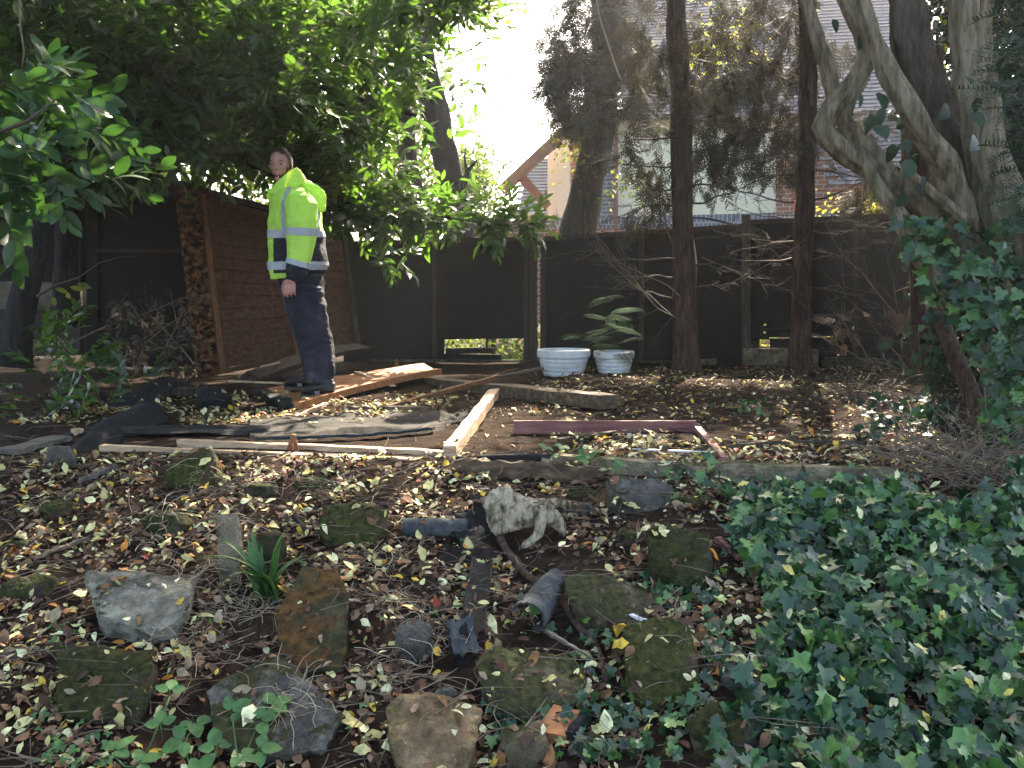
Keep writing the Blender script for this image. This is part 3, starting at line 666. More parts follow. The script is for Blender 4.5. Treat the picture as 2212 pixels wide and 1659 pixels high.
crown(t3, M['conifer'], [clumped(ring_px(420, 1310, 160, 135, 120, 10, 12.2), 1.6, -.1), ring_px(150, 1240, 75, 70, 90, 10.5, 12), ring_px(170, 1250, 160, 80, 80, 10, 11), ring_px(60, 1200, 180, 45, 50, 10.3, 11), clumped(ring_px(260, 1340, -20, 150, 60, 10.3, 12), 1.4, -.1), ring_px(40, 1225, 235, 40, 40, 10.7, 11.5),
      ], SPY, dirs=(0, -.1, -.4))
crown(t3, M['lime_leaf'], [ring_px(22, 1240, 300, 38, 45, 10.8, 11.4), ring_px(10, 1245, 350, 20, 35, 10.8, 11.2), ring_px(8, 1345, 395, 20, 18, 10.9, 11.2), ring_px(8, 1050, 150, 60, 60, 11, 12)], CLs, 'ivy_leaves')
# straight conifers in front of the fence
def side_twigs(root, base, d, L, r, mat, curl, sub=6, name='dead_branch', seed=0, thick=1):
    rr = random.Random(seed); m = MB(); d = Vector(d).normalized(); pts = []
    for i in range(7):
        t_ = i / 6; pts.append(Vector(base) + d * L * t_ + Vector((0, 0, curl * L * t_ * t_)) + Vector((rr.uniform(-1, 1), rr.uniform(-1, 1), rr.uniform(-1, 1))) * .02 * L)
    m.tube(pts, [r * (1 - .85 * i / 6) for i in range(7)], 5)
    for k in range(sub):
        i = rr.randint(1, 5); p0 = pts[i].lerp(pts[i + 1], rr.random()); dd = (pts[i + 1] - pts[i]).normalized()
        s_ = (dd + Vector((rr.uniform(-.9, .9), rr.uniform(-.9, .9), rr.uniform(-1, .7)))).normalized(); l = L * rr.uniform(.15, .42)
        p1 = p0 + s_ * l * .5; p2 = p0 + s_ * l + Vector((0, 0, rr.uniform(-.2, .2) * l)); m.tube([p0, p1, p2], [r * .35, r * .25, r * .12], 3)
        for e in range(3):
            a = p0.lerp(p2, rr.uniform(.2, .9)); m.tube([a, a + (s_ + Vector((rr.uniform(-1, 1), rr.uniform(-1, 1), rr.uniform(-1, 1)))).normalized() * l * .35], [r * .2, r * .08], 3)
    return m.build(name, M[mat], root)
def conifer(label, pts, rad, seed, specs):
    root = tree_root('conifer_tree', label, pts[0], 'tree', 'straight conifers in front of the fence'); trunk(root, pts, rad, 'bark_red', flute=4, fa=.05, sides=18)
    rr = random.Random(seed); b = pts[0]
    for k, (px, py, ln, cr, dx) in enumerate(specs):
        Y = b.y + rr.uniform(-.1, .1); p = P(px, py, Y)
        side_twigs(root, p, (dx, rr.uniform(-.5, .3), rr.uniform(-.15, .25)), ln, .011, 'twig_dark', cr, rr.randint(5, 8), seed=seed * 31 + k)
    return root
s4 = [(1465, 445, .9, -.25, -1), (1465, 300, 1.0, -.3, -1), (1462, 360, .7, .2, -1), (1465, 560, 1.0, .1, -1), (1470, 600, .8, -.1, -1), (1490, 400, .6, -.2, 1), (1490, 440, .75, .25, 1), (1488, 260, .8, -.2, 1), (1492, 520, .8, .15, 1),
      (1495, 620, .4, .1, 1), (1468, 500, 1.1, .02, -1), (1490, 330, .7, .1, 1), (1462, 210, .9, -.3, -1), (1492, 575, .6, -.1, 1), (1465, 410, .5, -.4, -1), (1492, 470, .9, -.15, 1), (1472, 650, .6, .1, -1)]
c4 = conifer('thickest straight reddish trunk in front of the fence centre right', [P(1486, 812, 8.55), P(1482, 740, 8.55), P(1478, 600, 8.55), P(1474, 400, 8.55), P(1468, 200, 8.55), P(1460, 0, 8.55), P(1455, -300, 8.7)], [.15, .125, .108, .1, .095, .092, .08], 4, s4)
s5 = [(1715, 440, .7, .1, -1), (1716, 470, .6, .3, -1), (1718, 380, .7, -.2, -1), (1760, 370, .6, -.25, 1), (1760, 430, .5, .2, 1), (1718, 520, .6, -.1, -1), (1752, 560, .7, .1, 1), (1752, 620, .8, -.15, 1), (1716, 330, .9, -.3, -1), (1750, 500, .8, .2, 1),
      (1714, 560, .7, .1, -1), (1755, 300, .6, -.2, 1), (1750, 680, .5, .1, 1), (1760, 480, .9, -.1, 1)]
c5 = conifer('thinner straight trunk just right of the grey brown fence post', [P(1732, 808, 8.5), P(1728, 740, 8.5), P(1733, 600, 8.5), P(1740, 400, 8.5), P(1745, 200, 8.5), P(1742, 0, 8.5), P(1745, -300, 8.6)], [.115, .1, .093, .086, .083, .075, .06], 5, s5)
above = w_box(1300, (.4, 5.5, 3.1), (6.5, 9.0, 5.0)); above = above[(above[:, 2] - CAMZ) / above[:, 1] > .35]  # unseen overhead foliage added to screen the platform from the sky
crown(c4, M['conifer'], [clumped(ring_px(360, 1480, 130, 130, 150, 7.9, 9.6), 1.8, -.0), clumped(ring_px(200, 1560, 230, 110, 70, 8, 9.5), 1.8, -.1), ring_px(60, 1400, 330, 60, 80, 8.2, 9.2), ring_px(40, 1395, 440, 45, 45, 8.3, 9), ring_px(40, 1540, 360, 45, 60, 8.2, 9), clumped(ring_px(260, 1550, 110, 200, 150, 8.8, 10.2), 1.7, -.15, 11), clumped(ring_px(140, 1480, 330, 150, 90, 8, 9.6), 2, -.05, 2), above[:700]], SPYs + SPY[:1], dirs=(0, 0, -.6))
crown(c5, M['conifer'], [clumped(ring_px(330, 1650, 240, 140, 110, 7.9, 9.4), 1.8, -.08, 3), clumped(ring_px(240, 1650, 60, 150, 90, 8, 9.6), 1.8, .02, 7), clumped(ring_px(300, 1840, 260, 60, 180, 8.6, 9.8), 1.6, -.05), ring_px(120, 1640, 330, 110, 60, 8.2, 9), clumped(ring_px(200, 1700, 110, 130, 150, 9, 10.2), 1.7, -.15, 12), ring_px(70, 1880, 430, 60, 40, 8.8, 9.5), above[700:]], SPYs + SPY[:1], dirs=(0, 0, -.6))
t6 = tree_root('shaded_conifer', 'broad shaded reddish trunk against the fence at right', P(1985, 812, 8.3)); trunk(t6, [P(1983, 812, 8.3), P(1983, 700, 8.3), P(1980, 560, 8.3), P(1975, 300, 8.3), P(1970, -50, 8.3)], [.15, .14, .13, .12, .1], 'bark_red')
t7 = tree_root('leaning_conifer', 'thin reddish trunk leaning left in front of the fence at right', G(2118, 930)); trunk(t7, [G(2124, 938), P(2114, 890, 4.95), P(2078, 805, 5.05), P(2042, 715, 5.2), P(2012, 630, 5.4), P(1985, 550, 5.5), P(1960, 470, 5.6)], [.062, .052, .05, .046, .042, .038, .03], 'bark_red', na=.15)
# --- far greenery
def shrub(name, label, base, spec, mat, temps=CLs, cat='shrub', group=None, stem=True):
    r = tree_root(name, label, base, cat, group)
    if stem: trunk(r, [Vector(base), Vector(base) + Vector((.05, 0, .5)), Vector(base) + Vector((.1, 0, 1.2))], [.04, .03, .01], 'bark_mid', 'stem', 6)
    crown(r, M[mat], spec, temps, 'foliage', free=False); return r
shrub('sunlit_shrub', 'yellow green sunlit bush beyond the fence under the leaning trunks', P(930, 560, 14), [ring_px(420, 930, 420, 130, 120, 13, 16), ring_px(160, 1010, 400, 60, 70, 13, 15), ring_px(160, 820, 420, 90, 90, 13, 15)], 'far_green', CL)
shrub('sunlit_shrub', 'tall pale green tree behind laurel at upper left beyond the fence', P(700, 560, 17), [ring_px(900, 620, 200, 330, 240, 15, 19), ring_px(300, 150, 200, 300, 240, 13, 16)], 'far_green', [leaf_cluster(70 + k, 12, .16, .3) for k in range(3)], 'tree')
shrub('sunlit_shrub', 'bright bush seen through the broken hole in the fence', P(1060, 800, 11.4), [px_box(260, 940, 1170, 700, 800, 11, 12.4)], 'far_green', CLs)
shrub('sunlit_shrub', 'yellow leaved bush showing over the fence at right', P(1850, 560, 11), [ring_px(22, 1895, 458, 30, 10, 10.5, 11.5), ring_px(5, 1782, 458, 12, 8, 10.5, 11), ring_px(60, 1660, 740, 60, 40, 10.5, 11.5), ring_px(60, 1830, 740, 60, 50, 10.5, 11)], 'yellow_leaf', CLs)
shrub('sunlit_shrub', 'yellow maple leaves catching light between the upper right trunks', P(1560, 300, 12), [ring_px(14, 1565, 60, 70, 60, 11, 13), ring_px(7, 1610, 100, 60, 30, 11, 12), ring_px(12, 1510, 120, 30, 50, 11, 12)], 'yellow_leaf', CLs, stem=False)
shrub('sunlit_shrub', 'bright lime leaves hanging behind the upper right pale stems', P(2100, 200, 7.5), [ring_px(16, 2100, 60, 26, 60, 7, 8), ring_px(10, 2110, 130, 18, 40, 7, 8)], 'lime_leaf', CLs, stem=False)
# --- dark mass at the right edge behind the stems
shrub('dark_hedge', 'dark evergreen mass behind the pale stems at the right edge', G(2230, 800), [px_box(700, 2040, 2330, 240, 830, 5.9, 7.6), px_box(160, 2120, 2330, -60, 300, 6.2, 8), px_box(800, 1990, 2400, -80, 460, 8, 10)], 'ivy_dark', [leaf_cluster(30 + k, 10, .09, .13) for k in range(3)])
# --- big many stemmed tree at right
big = tree_root('multi_stemmed_tree', 'big pale ridged many stemmed tree filling the upper right', G(2215, 960))
def stem(px, r, name='stem', fl=7, fa=.13, mat='bark_pale', na=.25): trunk(big, [P(*q) for q in px], [q * 1.22 for q in r], mat, name, 26, .05, na=na, flute=fl, fa=fa)
stem([(2240, 960, 4.5), (2225, 800, 4.55), (2170, 680, 4.6), (2103, 564, 4.7), (2060, 492, 4.75), (2000, 440, 4.8), (1956, 413, 4.8), (1878, 366, 4.8), (1815, 322, 4.8), (1778, 275, 4.8), (1796, 238, 4.8), (1832, 196, 4.75), (1862, 150, 4.75), (1885, 100, 4.7), (1868, 40, 4.7), (1850, -60, 4.7)],
     [.15, .12, .095, .08, .062, .05, .046, .043, .042, .042, .042, .04, .036, .034, .034, .034])
stem([(1945, 405, 4.95), (1900, 350, 4.95), (1857, 305, 4.95), (1822, 262, 4.95), (1800, 200, 4.95), (1790, 150, 4.95), (1772, 100, 4.95), (1752, 40, 4.95), (1730, -50, 4.95)], [.035, .038, .036, .034, .028, .03, .028, .024, .022])
stem([(1822, 262, 4.97), (1834, 215, 5), (1862, 160, 5.02), (1872, 90, 5.05), (1840, 20, 5.05), (1800, -60, 5.05)], [.03, .032, .034, .04, .04, .035])
stem([(2085, 500, 4.72), (2076, 450, 4.7), (2043, 368, 4.65), (2010, 310, 4.62), (1975, 255, 4.6), (1943, 200, 4.6), (1915, 150, 4.6), (1893, 94, 4.6), (1868, 25, 4.6), (1845, -60, 4.6)], [.07, .062, .054, .05, .045, .042, .042, .034, .032, .03])
stem([(2130, 470, 5.0), (2105, 400, 5.0), (2054, 290, 5.0), (2003, 190, 5.0), (1972, 90, 5.0), (1958, 0, 5.0), (1950, -80, 5)], [.08, .085, .08, .075, .075, .07, .07], mat='bark_mid')
stem([(2270, 620, 4.6), (2215, 510, 4.6), (2165, 425, 4.65), (2128, 325, 4.7), (2110, 205, 4.75), (2088, 85, 4.8), (2076, -60, 4.85)], [.14, .12, .09, .075, .07, .06, .055], fl=9, fa=.14)
stem([(2180, 900, 4.35), (2142, 790, 4.38), (2100, 700, 4.4), (2050, 640, 4.45), (2012, 590, 4.5), (1980, 540, 4.55), (1940, 462, 4.65), (1900, 410, 4.7), (1870, 350, 4.75)], [.06, .05, .045, .042, .04, .038, .034, .026, .02], fl=8, fa=.16)
stem([(2086, 485, 4.62), (2050, 450, 4.6), (2005, 410, 4.58), (1962, 372, 4.56), (1948, 352, 4.56)], [.03, .026, .022, .016, .008])
stem([(2150, 330, 5.4), (2140, 200, 5.4), (2125, 80, 5.4), (2140, -60, 5.4)], [.04, .04, .035, .03])
stem([(1990, 700, 5.6), (1990, 560, 5.6), (2010, 300, 5.6), (2025, 100, 5.6)], [.05, .05, .04, .03], mat='bark_red')
hp = np.array([P(x, y, Y) for x, y, Y in ((1858, 200, 4.5), (1880, 245, 4.45), (1905, 232, 4.5), (1930, 310, 4.45), (1955, 300, 4.5), (1938, 345, 4.45), (1970, 345, 4.4), (1985, 395, 4.5), (1990, 380, 4.45), (2060, 150, 4.4), (2090, 165, 4.4), (2050, 230, 4.4), (2100, 245, 4.4), (2110, 210, 4.4), (1800, 40, 4.7), (1870, 60, 4.8), (1900, 200, 4.6), (1895, 270, 4.5), (1960, 420, 4.5), (2110, 300, 4.4))])
HT = leaf_t(.75, .06, .2, 5, .35)
link('leaves', scatter_mesh('heart', [(HT[0], HT[1], hp, dir_frames(unit(len(hp)) * .5 + np.array([0, -.2, -.7]), np.array([[.2, -1, .5]]) + unit(len(hp)) * .6), RNG.uniform(.07, .12, len(hp)))]), M['ivy_dark'], big)
upl = np.concatenate([w_box(3600, (-.3, 4.7, 2.3), (5.5, 8.6, 4.6)), clumped(w_box(1500, (1, 7.6, 3.4), (6, 10.5, 6)), 1, -.3)]); upl = upl[(upl[:, 2] - CAMZ) / upl[:, 1] > .41]  # out-of-frame leaves added to keep direct sun off the ivy
crown(big, M['laurel_near'], [upl], [leaf_cluster(60 + k, 9, .12, .15) for k in range(3)], 'upper_leaves')
# ivy on the stems
IV = [ivy_t(k) for k in range(4)]
def ivy_parts(pos, nrm, s0, s1, spread=.6):
    n = len(pos); nr = nrm + unit(n) * spread; d = unit(n) * .8 + np.array([0, -.3, -.5]); rot = dir_frames(d, nr); sc = RNG.uniform(s0, s1, n); w_ = RNG.integers(0, 4, n)
    return [(IV[k][0], IV[k][1], pos[w_ == k], rot[w_ == k], sc[w_ == k]) for k in range(4)]
ip = np.concatenate([px_box(50, 1940, 2040, 470, 560, 4.4, 4.6), px_box(80, 2000, 2130, 560, 700, 4.2, 4.4), px_box(180, 2080, 2240, 570, 790, 4.0, 4.5), px_box(200, 2130, 2280, 740, 1030, 3.9, 4.4), px_box(60, 2060, 2200, 470, 600, 4.3, 4.6), px_box(60, 1960, 2060, 880, 960, 4.9, 5.3)])
ivt = tag(link('climbing_ivy', scatter_mesh('climbing_ivy', ivy_parts(ip, np.array([[-.2, -1, .4]]), .05, .085)), M['ivy']), 'glossy ivy climbing over the lower stems at right', 'ivy', kind='stuff')
# yew at the right edge
def yew_sprig(k):
    rr = random.Random(k + 7); V = []; F = []; L = .16
    for i in range(22):
        t_ = i / 22; s_ = 1 if i % 2 else -1; a = R(rr.uniform(50, 68)) * s_; p = Vector((0, L * t_, -.03 * t_ * t_)); dd = Vector((math.sin(a), math.cos(a), rr.uniform(.05, .35))) * rr.uniform(.02, .027)
        w_ = Vector((.0016, .0016 * -s_, 0)); i0 = len(V); V += [tuple(p - w_), tuple(p + w_), tuple(p + dd * .7 + w_), tuple(p + dd), tuple(p + dd * .7 - w_)]; F.append((i0, i0 + 1, i0 + 2, i0 + 3, i0 + 4))
    return merge_t([(np.array(V), F, rotm('Z', z_) @ Matrix.Scale(sc_, 4)) for z_, sc_ in ((0, 1), (R(38), .8), (R(-40), .75))])
YS = [yew_sprig(k) for k in range(3)]
yew = tree_root('yew_tree', 'dark green needled yew boughs along the right edge', P(2260, 1000, 4), 'tree')
yp = np.concatenate([px_box(26, 2165, 2300, 10, 130, 3.5, 4.0), px_box(34, 2150, 2310, 150, 300, 3.5, 4.0), px_box(30, 2175, 2300, 300, 480, 3.5, 4.0), px_box(26, 2185, 2300, 620, 900, 3.5, 3.9)])
crown(yew, M['yew'], [yp, w_box(60, (2.4, 2.8, 2.0), (4, 4.5, 3.2))], YS, 'foliage', dirs=(-.9, -.3, -.3), smin=.9, smax=1.3, upb=.6)
trunk(yew, [P(2290, 1000, 4.2), P(2285, 500, 4.2), P(2280, 0, 4.2)], [.09, .07, .05], 'bark_red')
# ================================================================== THE MAN
MAN_Y = 6.4; S = MAN_Y / FPX
def Mp(px, py, dy=0.0): return P(px, py, MAN_Y + dy)
M['skin'] = mottle('skin', [(.3, (.36, .17, .13)), (.7, (.46, .23, .18))], 25, .6, .1)
M['skin'].node_tree.nodes['Principled BSDF'].inputs['Subsurface Weight'].default_value = .08
M['skin'].node_tree.nodes['Principled BSDF'].inputs['Subsurface Radius'].default_value = (.01, .004, .002)
M['hair'] = mottle('hair', [(.3, (.018, .011, .008)), (.7, (.05, .03, .02))], 60, .7, .8, stretch=(3, 3, 1), bdist=.004)
M['stubble'] = mottle('stubble', [(.3, (.05, .025, .018)), (.7, (.11, .055, .04))], 90, .8, .3)
M['eye'] = mottle('eye', [(.3, (.02, .015, .012)), (.7, (.04, .03, .02))], 5, .3, 0)
def cloth(name, c, sc=7, rough=.75, bump=.6, k=.85, trans=0, dirt=None):
    m = mottle(name, [(.3, tuple(x * k for x in c)), (.7, c)], sc, rough, bump, bscale=sc * 1.3, bdist=.05, detail=4, stretch=(1, 1, 1.8)); return m
def hivis(name):
    m = cloth(name, (.6, 1, .15), 6, .7, .7, .9)
    n = m.node_tree; b = n.nodes['Principled BSDF']; src = b.inputs['Base Color'].links[0].from_socket
    tr = n.nodes.new("ShaderNodeBsdfTranslucent"); tr.inputs[0].default_value = (.75, .95, .03, 1); ms = n.nodes.new("ShaderNodeMixShader"); ms.inputs[0].default_value = .22
    n.links.new(b.outputs[0], ms.inputs[1]); n.links.new(tr.outputs[0], ms.inputs[2]); n.links.new(ms.outputs[0], n.nodes["Material Output"].inputs[0]); return m
M['lime'] = hivis('hi_vis_fabric')
M['navy'] = cloth('navy_fabric', (.012, .014, .024)); M['silver'] = cloth('reflective_tape', (.36, .38, .42), 20, .4, .15)
M['trouser'] = mottle('dusty_trousers', [(.35, (.008, .009, .015)), (.52, (.018, .02, .03)), (.68, (.07, .067, .066))], 3.2, .85, .7, bscale=9, bdist=.03, detail=5)
M['shoe'] = mottle('work_shoe', [(.3, (.012, .011, .011)), (.7, (.03, .028, .027))], 14, .5, .4); M['sole'] = mottle('shoe_sole', [(.3, (.035, .033, .03)), (.7, (.08, .075, .07))], 20, .8, .3)
M['shirt'] = cloth('green_shirt', (.04, .05, .045))

def ring_pts(cx, cy_, hw, hd, dy, tilt=0, n=40, sq=2.2, wr=0, seed=0):
    """horizontal-ish oval ring: centre pixel, half width px, half depth m; angle 0 = image right, pi/2 = away"""
    c = Mp(cx, cy_, dy); out = []
    for k in range(n):
        a = 2 * math.pi * k / n; ca, sa = math.cos(a), math.sin(a)
        x = math.copysign(abs(ca) ** (2 / sq), ca); y = math.copysign(abs(sa) ** (2 / sq), sa)
        wv = 1 + wr * noise.noise(Vector((ca * 2.2 + seed, sa * 2.2, cy_ * .028)))
        out.append(c + Vector((x * hw * S * wv, y * hd * wv, tilt * x * hw * S)))
    return out
class Loft:
    """tube of rings, interpolated finely, whose cells can be picked out as separate parts"""
    def __init__(s, keys, n=48, step=4, wr=.05, seed=0, sq=2.2, axis='y'):
        # keys: (cx, cy, halfwidth px, halfdepth m, dy m, tilt)
        s.n = n; s.rings = []; s.cy = []
        for a, b in zip(keys, keys[1:]):
            m = max(1, int(math.hypot(b[1] - a[1], b[0] - a[0]) / step))
            for i in range(m):
                t = i / m; s.ringadd([a[j] * (1 - t) + b[j] * t for j in range(6)], n, wr, seed, sq)
        s.ringadd(list(keys[-1]), n, wr, seed, sq)
    def ringadd(s, k, n, wr, seed, sq): s.rings.append(ring_pts(k[0], k[1], k[2], k[3], k[4], k[5], n, sq, wr, seed)); s.cy.append(k[1])
    def px(s, v):
        d = v - Vector((0, 0, CAMZ)); f = d.y * math.cos(TH) - d.z * math.sin(TH); u = d.y * math.sin(TH) + d.z * math.cos(TH); return CX + FPX * d.x / f, CY - FPX * u / f
    def part(s, name, mat, mask, parent, off=0.0, cap=False, thick=0.0):
        m = MB(); cen = [sum(r, Vector()) / s.n for r in s.rings]; used = {}; 
        def vid(i, k):
            k %= s.n
            if (i, k) not in used:
                p = s.rings[i][k]; o = (p - cen[i]).normalized() * off; used[(i, k)] = len(m.v); m.v.append(tuple(p + o))
            return used[(i, k)]
        for i in range(len(s.rings) - 1):
            for k in range(s.n):
                c = (s.rings[i][k] + s.rings[i + 1][(k + 1) % s.n]) / 2
                if mask(i, k, *s.px(c)): m.f.append((vid(i, k), vid(i, k + 1), vid(i + 1, k + 1), vid(i + 1, k))); m.m.append(0)
        if cap:
            for i in (0, len(s.rings) - 1):
                ids = [vid(i, k) for k in range(s.n)]; ci = len(m.v); m.v.append(tuple(cen[i])); 
                for k in range(s.n): m.f.append((ids[k], ids[(k + 1) % s.n], ci)); m.m.append(0)
        me = m.mesh(name)
        bm = bmesh.new(); bm.from_mesh(me); bmesh.ops.recalc_face_normals(bm, faces=bm.faces); bm.to_mesh(me); bm.free()
        o = link(name, me, M[mat], parent, True)
        return o
# --- body: one continuous surface
HC = Mp(607, 357, 0.0)                                    # head centre
yaw = R(7); FW = Vector((-math.sin(yaw), -math.cos(yaw), -.06)).normalized(); RT = FW.cross(Vector((0, 0, 1))).normalized(); UPV = RT.cross(FW)
def head_pt(u, v, off=0):
    """u: azimuth from the face front, v: -1 chin .. 1 crown"""
    th = v * math.pi / 2; cz = math.sin(th); r = math.cos(th)
    fx, rx = math.cos(u) * r, math.sin(u) * r
    hw, hd, hh = .074, .098, .122
    if cz < 0: hw *= 1 + .30 * cz * abs(cz) ** .3; hd *= 1 + .13 * cz
    f = fx * hd * (1 if fx > 0 else 1.02); 
    if fx > 0 and cz < -.2: f += .012 * fx * (-cz)              # chin forward
    if fx > .5 and cz > .35: f -= .02 * (cz - .35)               # forehead slopes back
    if fx < 0 and cz < -.3: f *= 1 - .35 * (-cz - .3)            # nape
    p = HC + FW * f + RT * rx * hw + UPV * cz * hh
    # brow, eye sockets
    if abs(rx) < .6 and fx > .5:
        p += FW * (.006 * math.exp(-((cz - .17) / .06) ** 2) - .009 * math.exp(-((cz - .02) / .07) ** 2) * math.exp(-((abs(rx) - .36) / .16) ** 2))
    n_ = (p - HC).normalized(); return p + n_ * off
def head_grid(mask=None, off=0, nu=64, nv=40):
    m = MB(); used = {}
    def vid(i, j):
        i %= nu
        if (i, j) not in used: used[(i, j)] = len(m.v); m.v.append(tuple(head_pt(2 * math.pi * i / nu - math.pi, -1 + 2 * j / nv, off)))
        return used[(i, j)]
    for j in range(nv):
        for i in range(nu):
            u = 2 * math.pi * (i + .5) / nu - math.pi; v = -1 + 2 * (j + .5) / nv
            if mask is None or mask(u, v): m.f.append((vid(i, j), vid(i + 1, j), vid(i + 1, j + 1), vid(i, j + 1))); m.m.append(0)
    return m
bod = head_grid(); hx = lambda f, r, u: HC + FW * f + RT * r + UPV * u
def blob(mb, c, rx, ry, rz, ax=(Vector((1, 0, 0)), Vector((0, 1, 0)), Vector((0, 0, 1))), n=10):
    vs = []; fs = []
    for j in range(n + 1):
        for i in range(n * 2):
            a = math.pi * i / n; b = -math.pi / 2 + math.pi * j / n
            vs.append(Vector(c) + ax[0] * (rx * math.cos(a) * math.cos(b)) + ax[1] * (ry * math.sin(a) * math.cos(b)) + ax[2] * (rz * math.sin(b)))
    for j in range(n):
        for i in range(n * 2): fs.append((j * n * 2 + i, j * n * 2 + (i + 1) % (n * 2), (j + 1) * n * 2 + (i + 1) % (n * 2), (j + 1) * n * 2 + i))
    mb.add(vs, fs)
HA = (RT, FW, UPV)
blob(bod, hx(.098, 0, -.008), .010, .012, .026, HA); blob(bod, hx(.107, 0, -.028), .0135, .013, .010, HA)      # nose
blob(bod, hx(.088, 0, -.058), .024, .01, .0055, HA); blob(bod, hx(.087, 0, -.068), .02, .01, .006, HA)           # lips
blob(bod, hx(.083, 0, -.098), .02, .014, .016, HA)                                                                # chin
for s_ in (-1, 1): blob(bod, hx(-.004, s_ * .077, -.008), .007, .019, .031, HA)
# cheekbones
for s_ in (-1, 1): blob(bod, hx(.062, s_ * .043, -.018), .017, .018, .018, HA)
bod.tube([HC + Vector((.012, .01, -.02)), Mp(618, 395, .01), Mp(628, 425, .02)], [.055, .058, .075], 16)
# torso, arms, legs of the body (under the clothes)
bod.tube([Mp(630, 415, .02), Mp(636, 460, .02), Mp(640, 520, .02), Mp(646, 580, .02), Mp(654, 618, .02)], [.06, .11, .11, .1, .04], 20)
SH = Mp(642, 425, -.15); EL = Mp(652, 520, -.2); WR = Mp(632, 600, -.235)
bod.tube([Mp(636, 440, .0), Mp(644, 440, -.13), Mp(652, 470, -.17), EL, Mp(643, 565, -.22), WR], [.05, .045, .045, .042, .038, .03], 14)
bod.tube([Mp(636, 440, .04), Mp(640, 440, .17), Mp(648, 470, .21), Mp(650, 520, .22), Mp(640, 600, .2)], [.05, .045, .045, .042, .03], 14)
bod.tube([Mp(657, 645, -.08), Mp(674, 720, -.09), Mp(684, 745, -.09), Mp(694, 825, -.1)], [.065, .06, .05, .036], 14)
bod.tube([Mp(654, 645, .1), Mp(664, 720, .1), Mp(668, 745, .1), Mp(676, 815, .12)], [.065, .055, .045, .035], 14)
# left hand seen from the back: palm, four curled fingers and a thumb
HB_ = Mp(628, 612, -.242)
blob(bod, Mp(627.5, 612, -.242), .0375, .017, .043, n=10)
bod.tube([WR, HB_], [.028, .03], 12)
for k, (fx0, ln, fxt) in enumerate(((617, 30, 614), (623.5, 32, 620.5), (630, 30, 628.5), (636, 26, 636))):
    kn = Mp(fx0, 618, -.252); a1 = Mp(fx0 * .45 + fxt * .55, 618 + ln * .36, -.262); a2 = Mp(fxt, 618 + ln * .62, -.25); a3 = Mp(fxt + 1, 618 + ln * .72, -.228)
    bod.tube([kn, a1, a2, a3], [.0105, .0098, .009, .008], 9, step=.006); blob(bod, a3, .008, .008, .008, n=5); blob(bod, kn, .0112, .0112, .0112, n=5)
bod.tube([Mp(617, 606, -.235), Mp(612.5, 616, -.225), Mp(611.5, 626, -.222), Mp(613, 634, -.22)], [.013, .012, .0105, .008], 9, step=.006); blob(bod, Mp(613, 634, -.22), .008, .008, .008, n=5)
bme = remeshed(bod.mesh('body'), .0042, 2)
base = Mp(690, 858); man = link('person', bme, M['skin'], None, True)
tag(man, 'man in a yellow hi vis jacket and dark trousers standing on orange boards', 'person')
# --- face and hair
def hairmask(u, v):
    a = abs(u)
    if v > .40 + .06 * math.cos(4 * u) * (a < 1.2): return True
    if a > 1.0 and v > .12 + .4 * max(0, 1.4 - a): return True
    if 1.18 < a < 1.5 and v > -.14: return True
    return a > 1.9 and v > -.42
head_grid(hairmask, .010).build('hair', M['hair'], man, True)
def beard(u, v):
    a = abs(u)
    if a < .34 and -.42 < v < -.30: return True
    return (v < -.46 + .14 * min(1, a / .9) and a < 1.25 and not (a < .22 and -.53 < v < -.42)) or (.95 < a < 1.25 and v < -.08)
head_grid(beard, .0012).build('beard', M['stubble'], man, True)
for s_ in (-1, 1):
    m = MB(); blob(m, hx(.081, s_ * .031, .002), .0125, .007, .0048, HA, 6); m.build('eye', M['eye'], man, True)
    m = MB(); m.tube([hx(.092, s_ * .016, .019), hx(.092, s_ * .032, .024), hx(.08, s_ * .05, .02)], [.0028, .0034, .002], 6); m.build('eyebrow', M['hair'], man, True)
# --- jacket
T = Loft([(634, 402, 22, .08, .02, 0), (637, 412, 34, .14, .02, 0), (637, 424, 45, .185, .02, 0), (636.5, 438, 51.5, .2, .02, 0), (638, 465, 54, .19, .02, 0), (639.5, 504, 58, .185, .02, 0), (641, 535, 59.5, .185, .02, .0), (643.5, 570, 61, .19, .02, -.05), (641, 592, 55, .18, .02, .02), (640, 601, 53, .17, .02, .06)], 200, 1.1, .09, 3)
placket = lambda x: x < 591.5
def is_up(x, y): return 495.5 + (.03 * (x - 580)) < y < 514 - .03 * (x - 640) * (x > 640)
def is_lo(x, y): return 565 < y < 583
def strip(i, k, x, y):      # braces over the shoulder, front and back of the torso
    if y > 498: return False
    return (608 + max(0, 440 - y) * .35 < x < 616.5 + max(0, 440 - y) * .35) or (684 - max(0, 450 - y) * .5 < x < 691 - max(0, 450 - y) * .4 and y > 432)
def near_side(k): return k > 60 or k < 3
def tmat(i, k, x, y):
    if is_up(x, y) or is_lo(x, y): return 's'
    if strip(i, k, x, y): return 's'
    if y > 596 and x > 619: return None
    if y < 505: return 'l'
    if x < 591.5 or (y > 590 and x < 618): return 'l'
    return 'n'
jk = T.part('jacket', 'lime', lambda i, k, x, y: True and not (y > 597 and x > 620), man)
T.part('navy_panel', 'navy', lambda i, k, x, y: tmat(i, k, x, y) == 'n', jk, .004)
T.part('reflective_band', 'silver', lambda i, k, x, y: is_up(x, y), jk, .006)
T.part('reflective_band', 'silver', lambda i, k, x, y: is_lo(x, y), jk, .006)
T.part('reflective_band', 'silver', lambda i, k, x, y: strip(i, k, x, y), jk, .006)
Hm = Loft([(648, 588, 48, .165, .02, 0), (652, 601, 46, .16, .02, .12)], 60, 3, .05, 9); Hm.part('shirt', 'shirt', lambda *a: True, man)
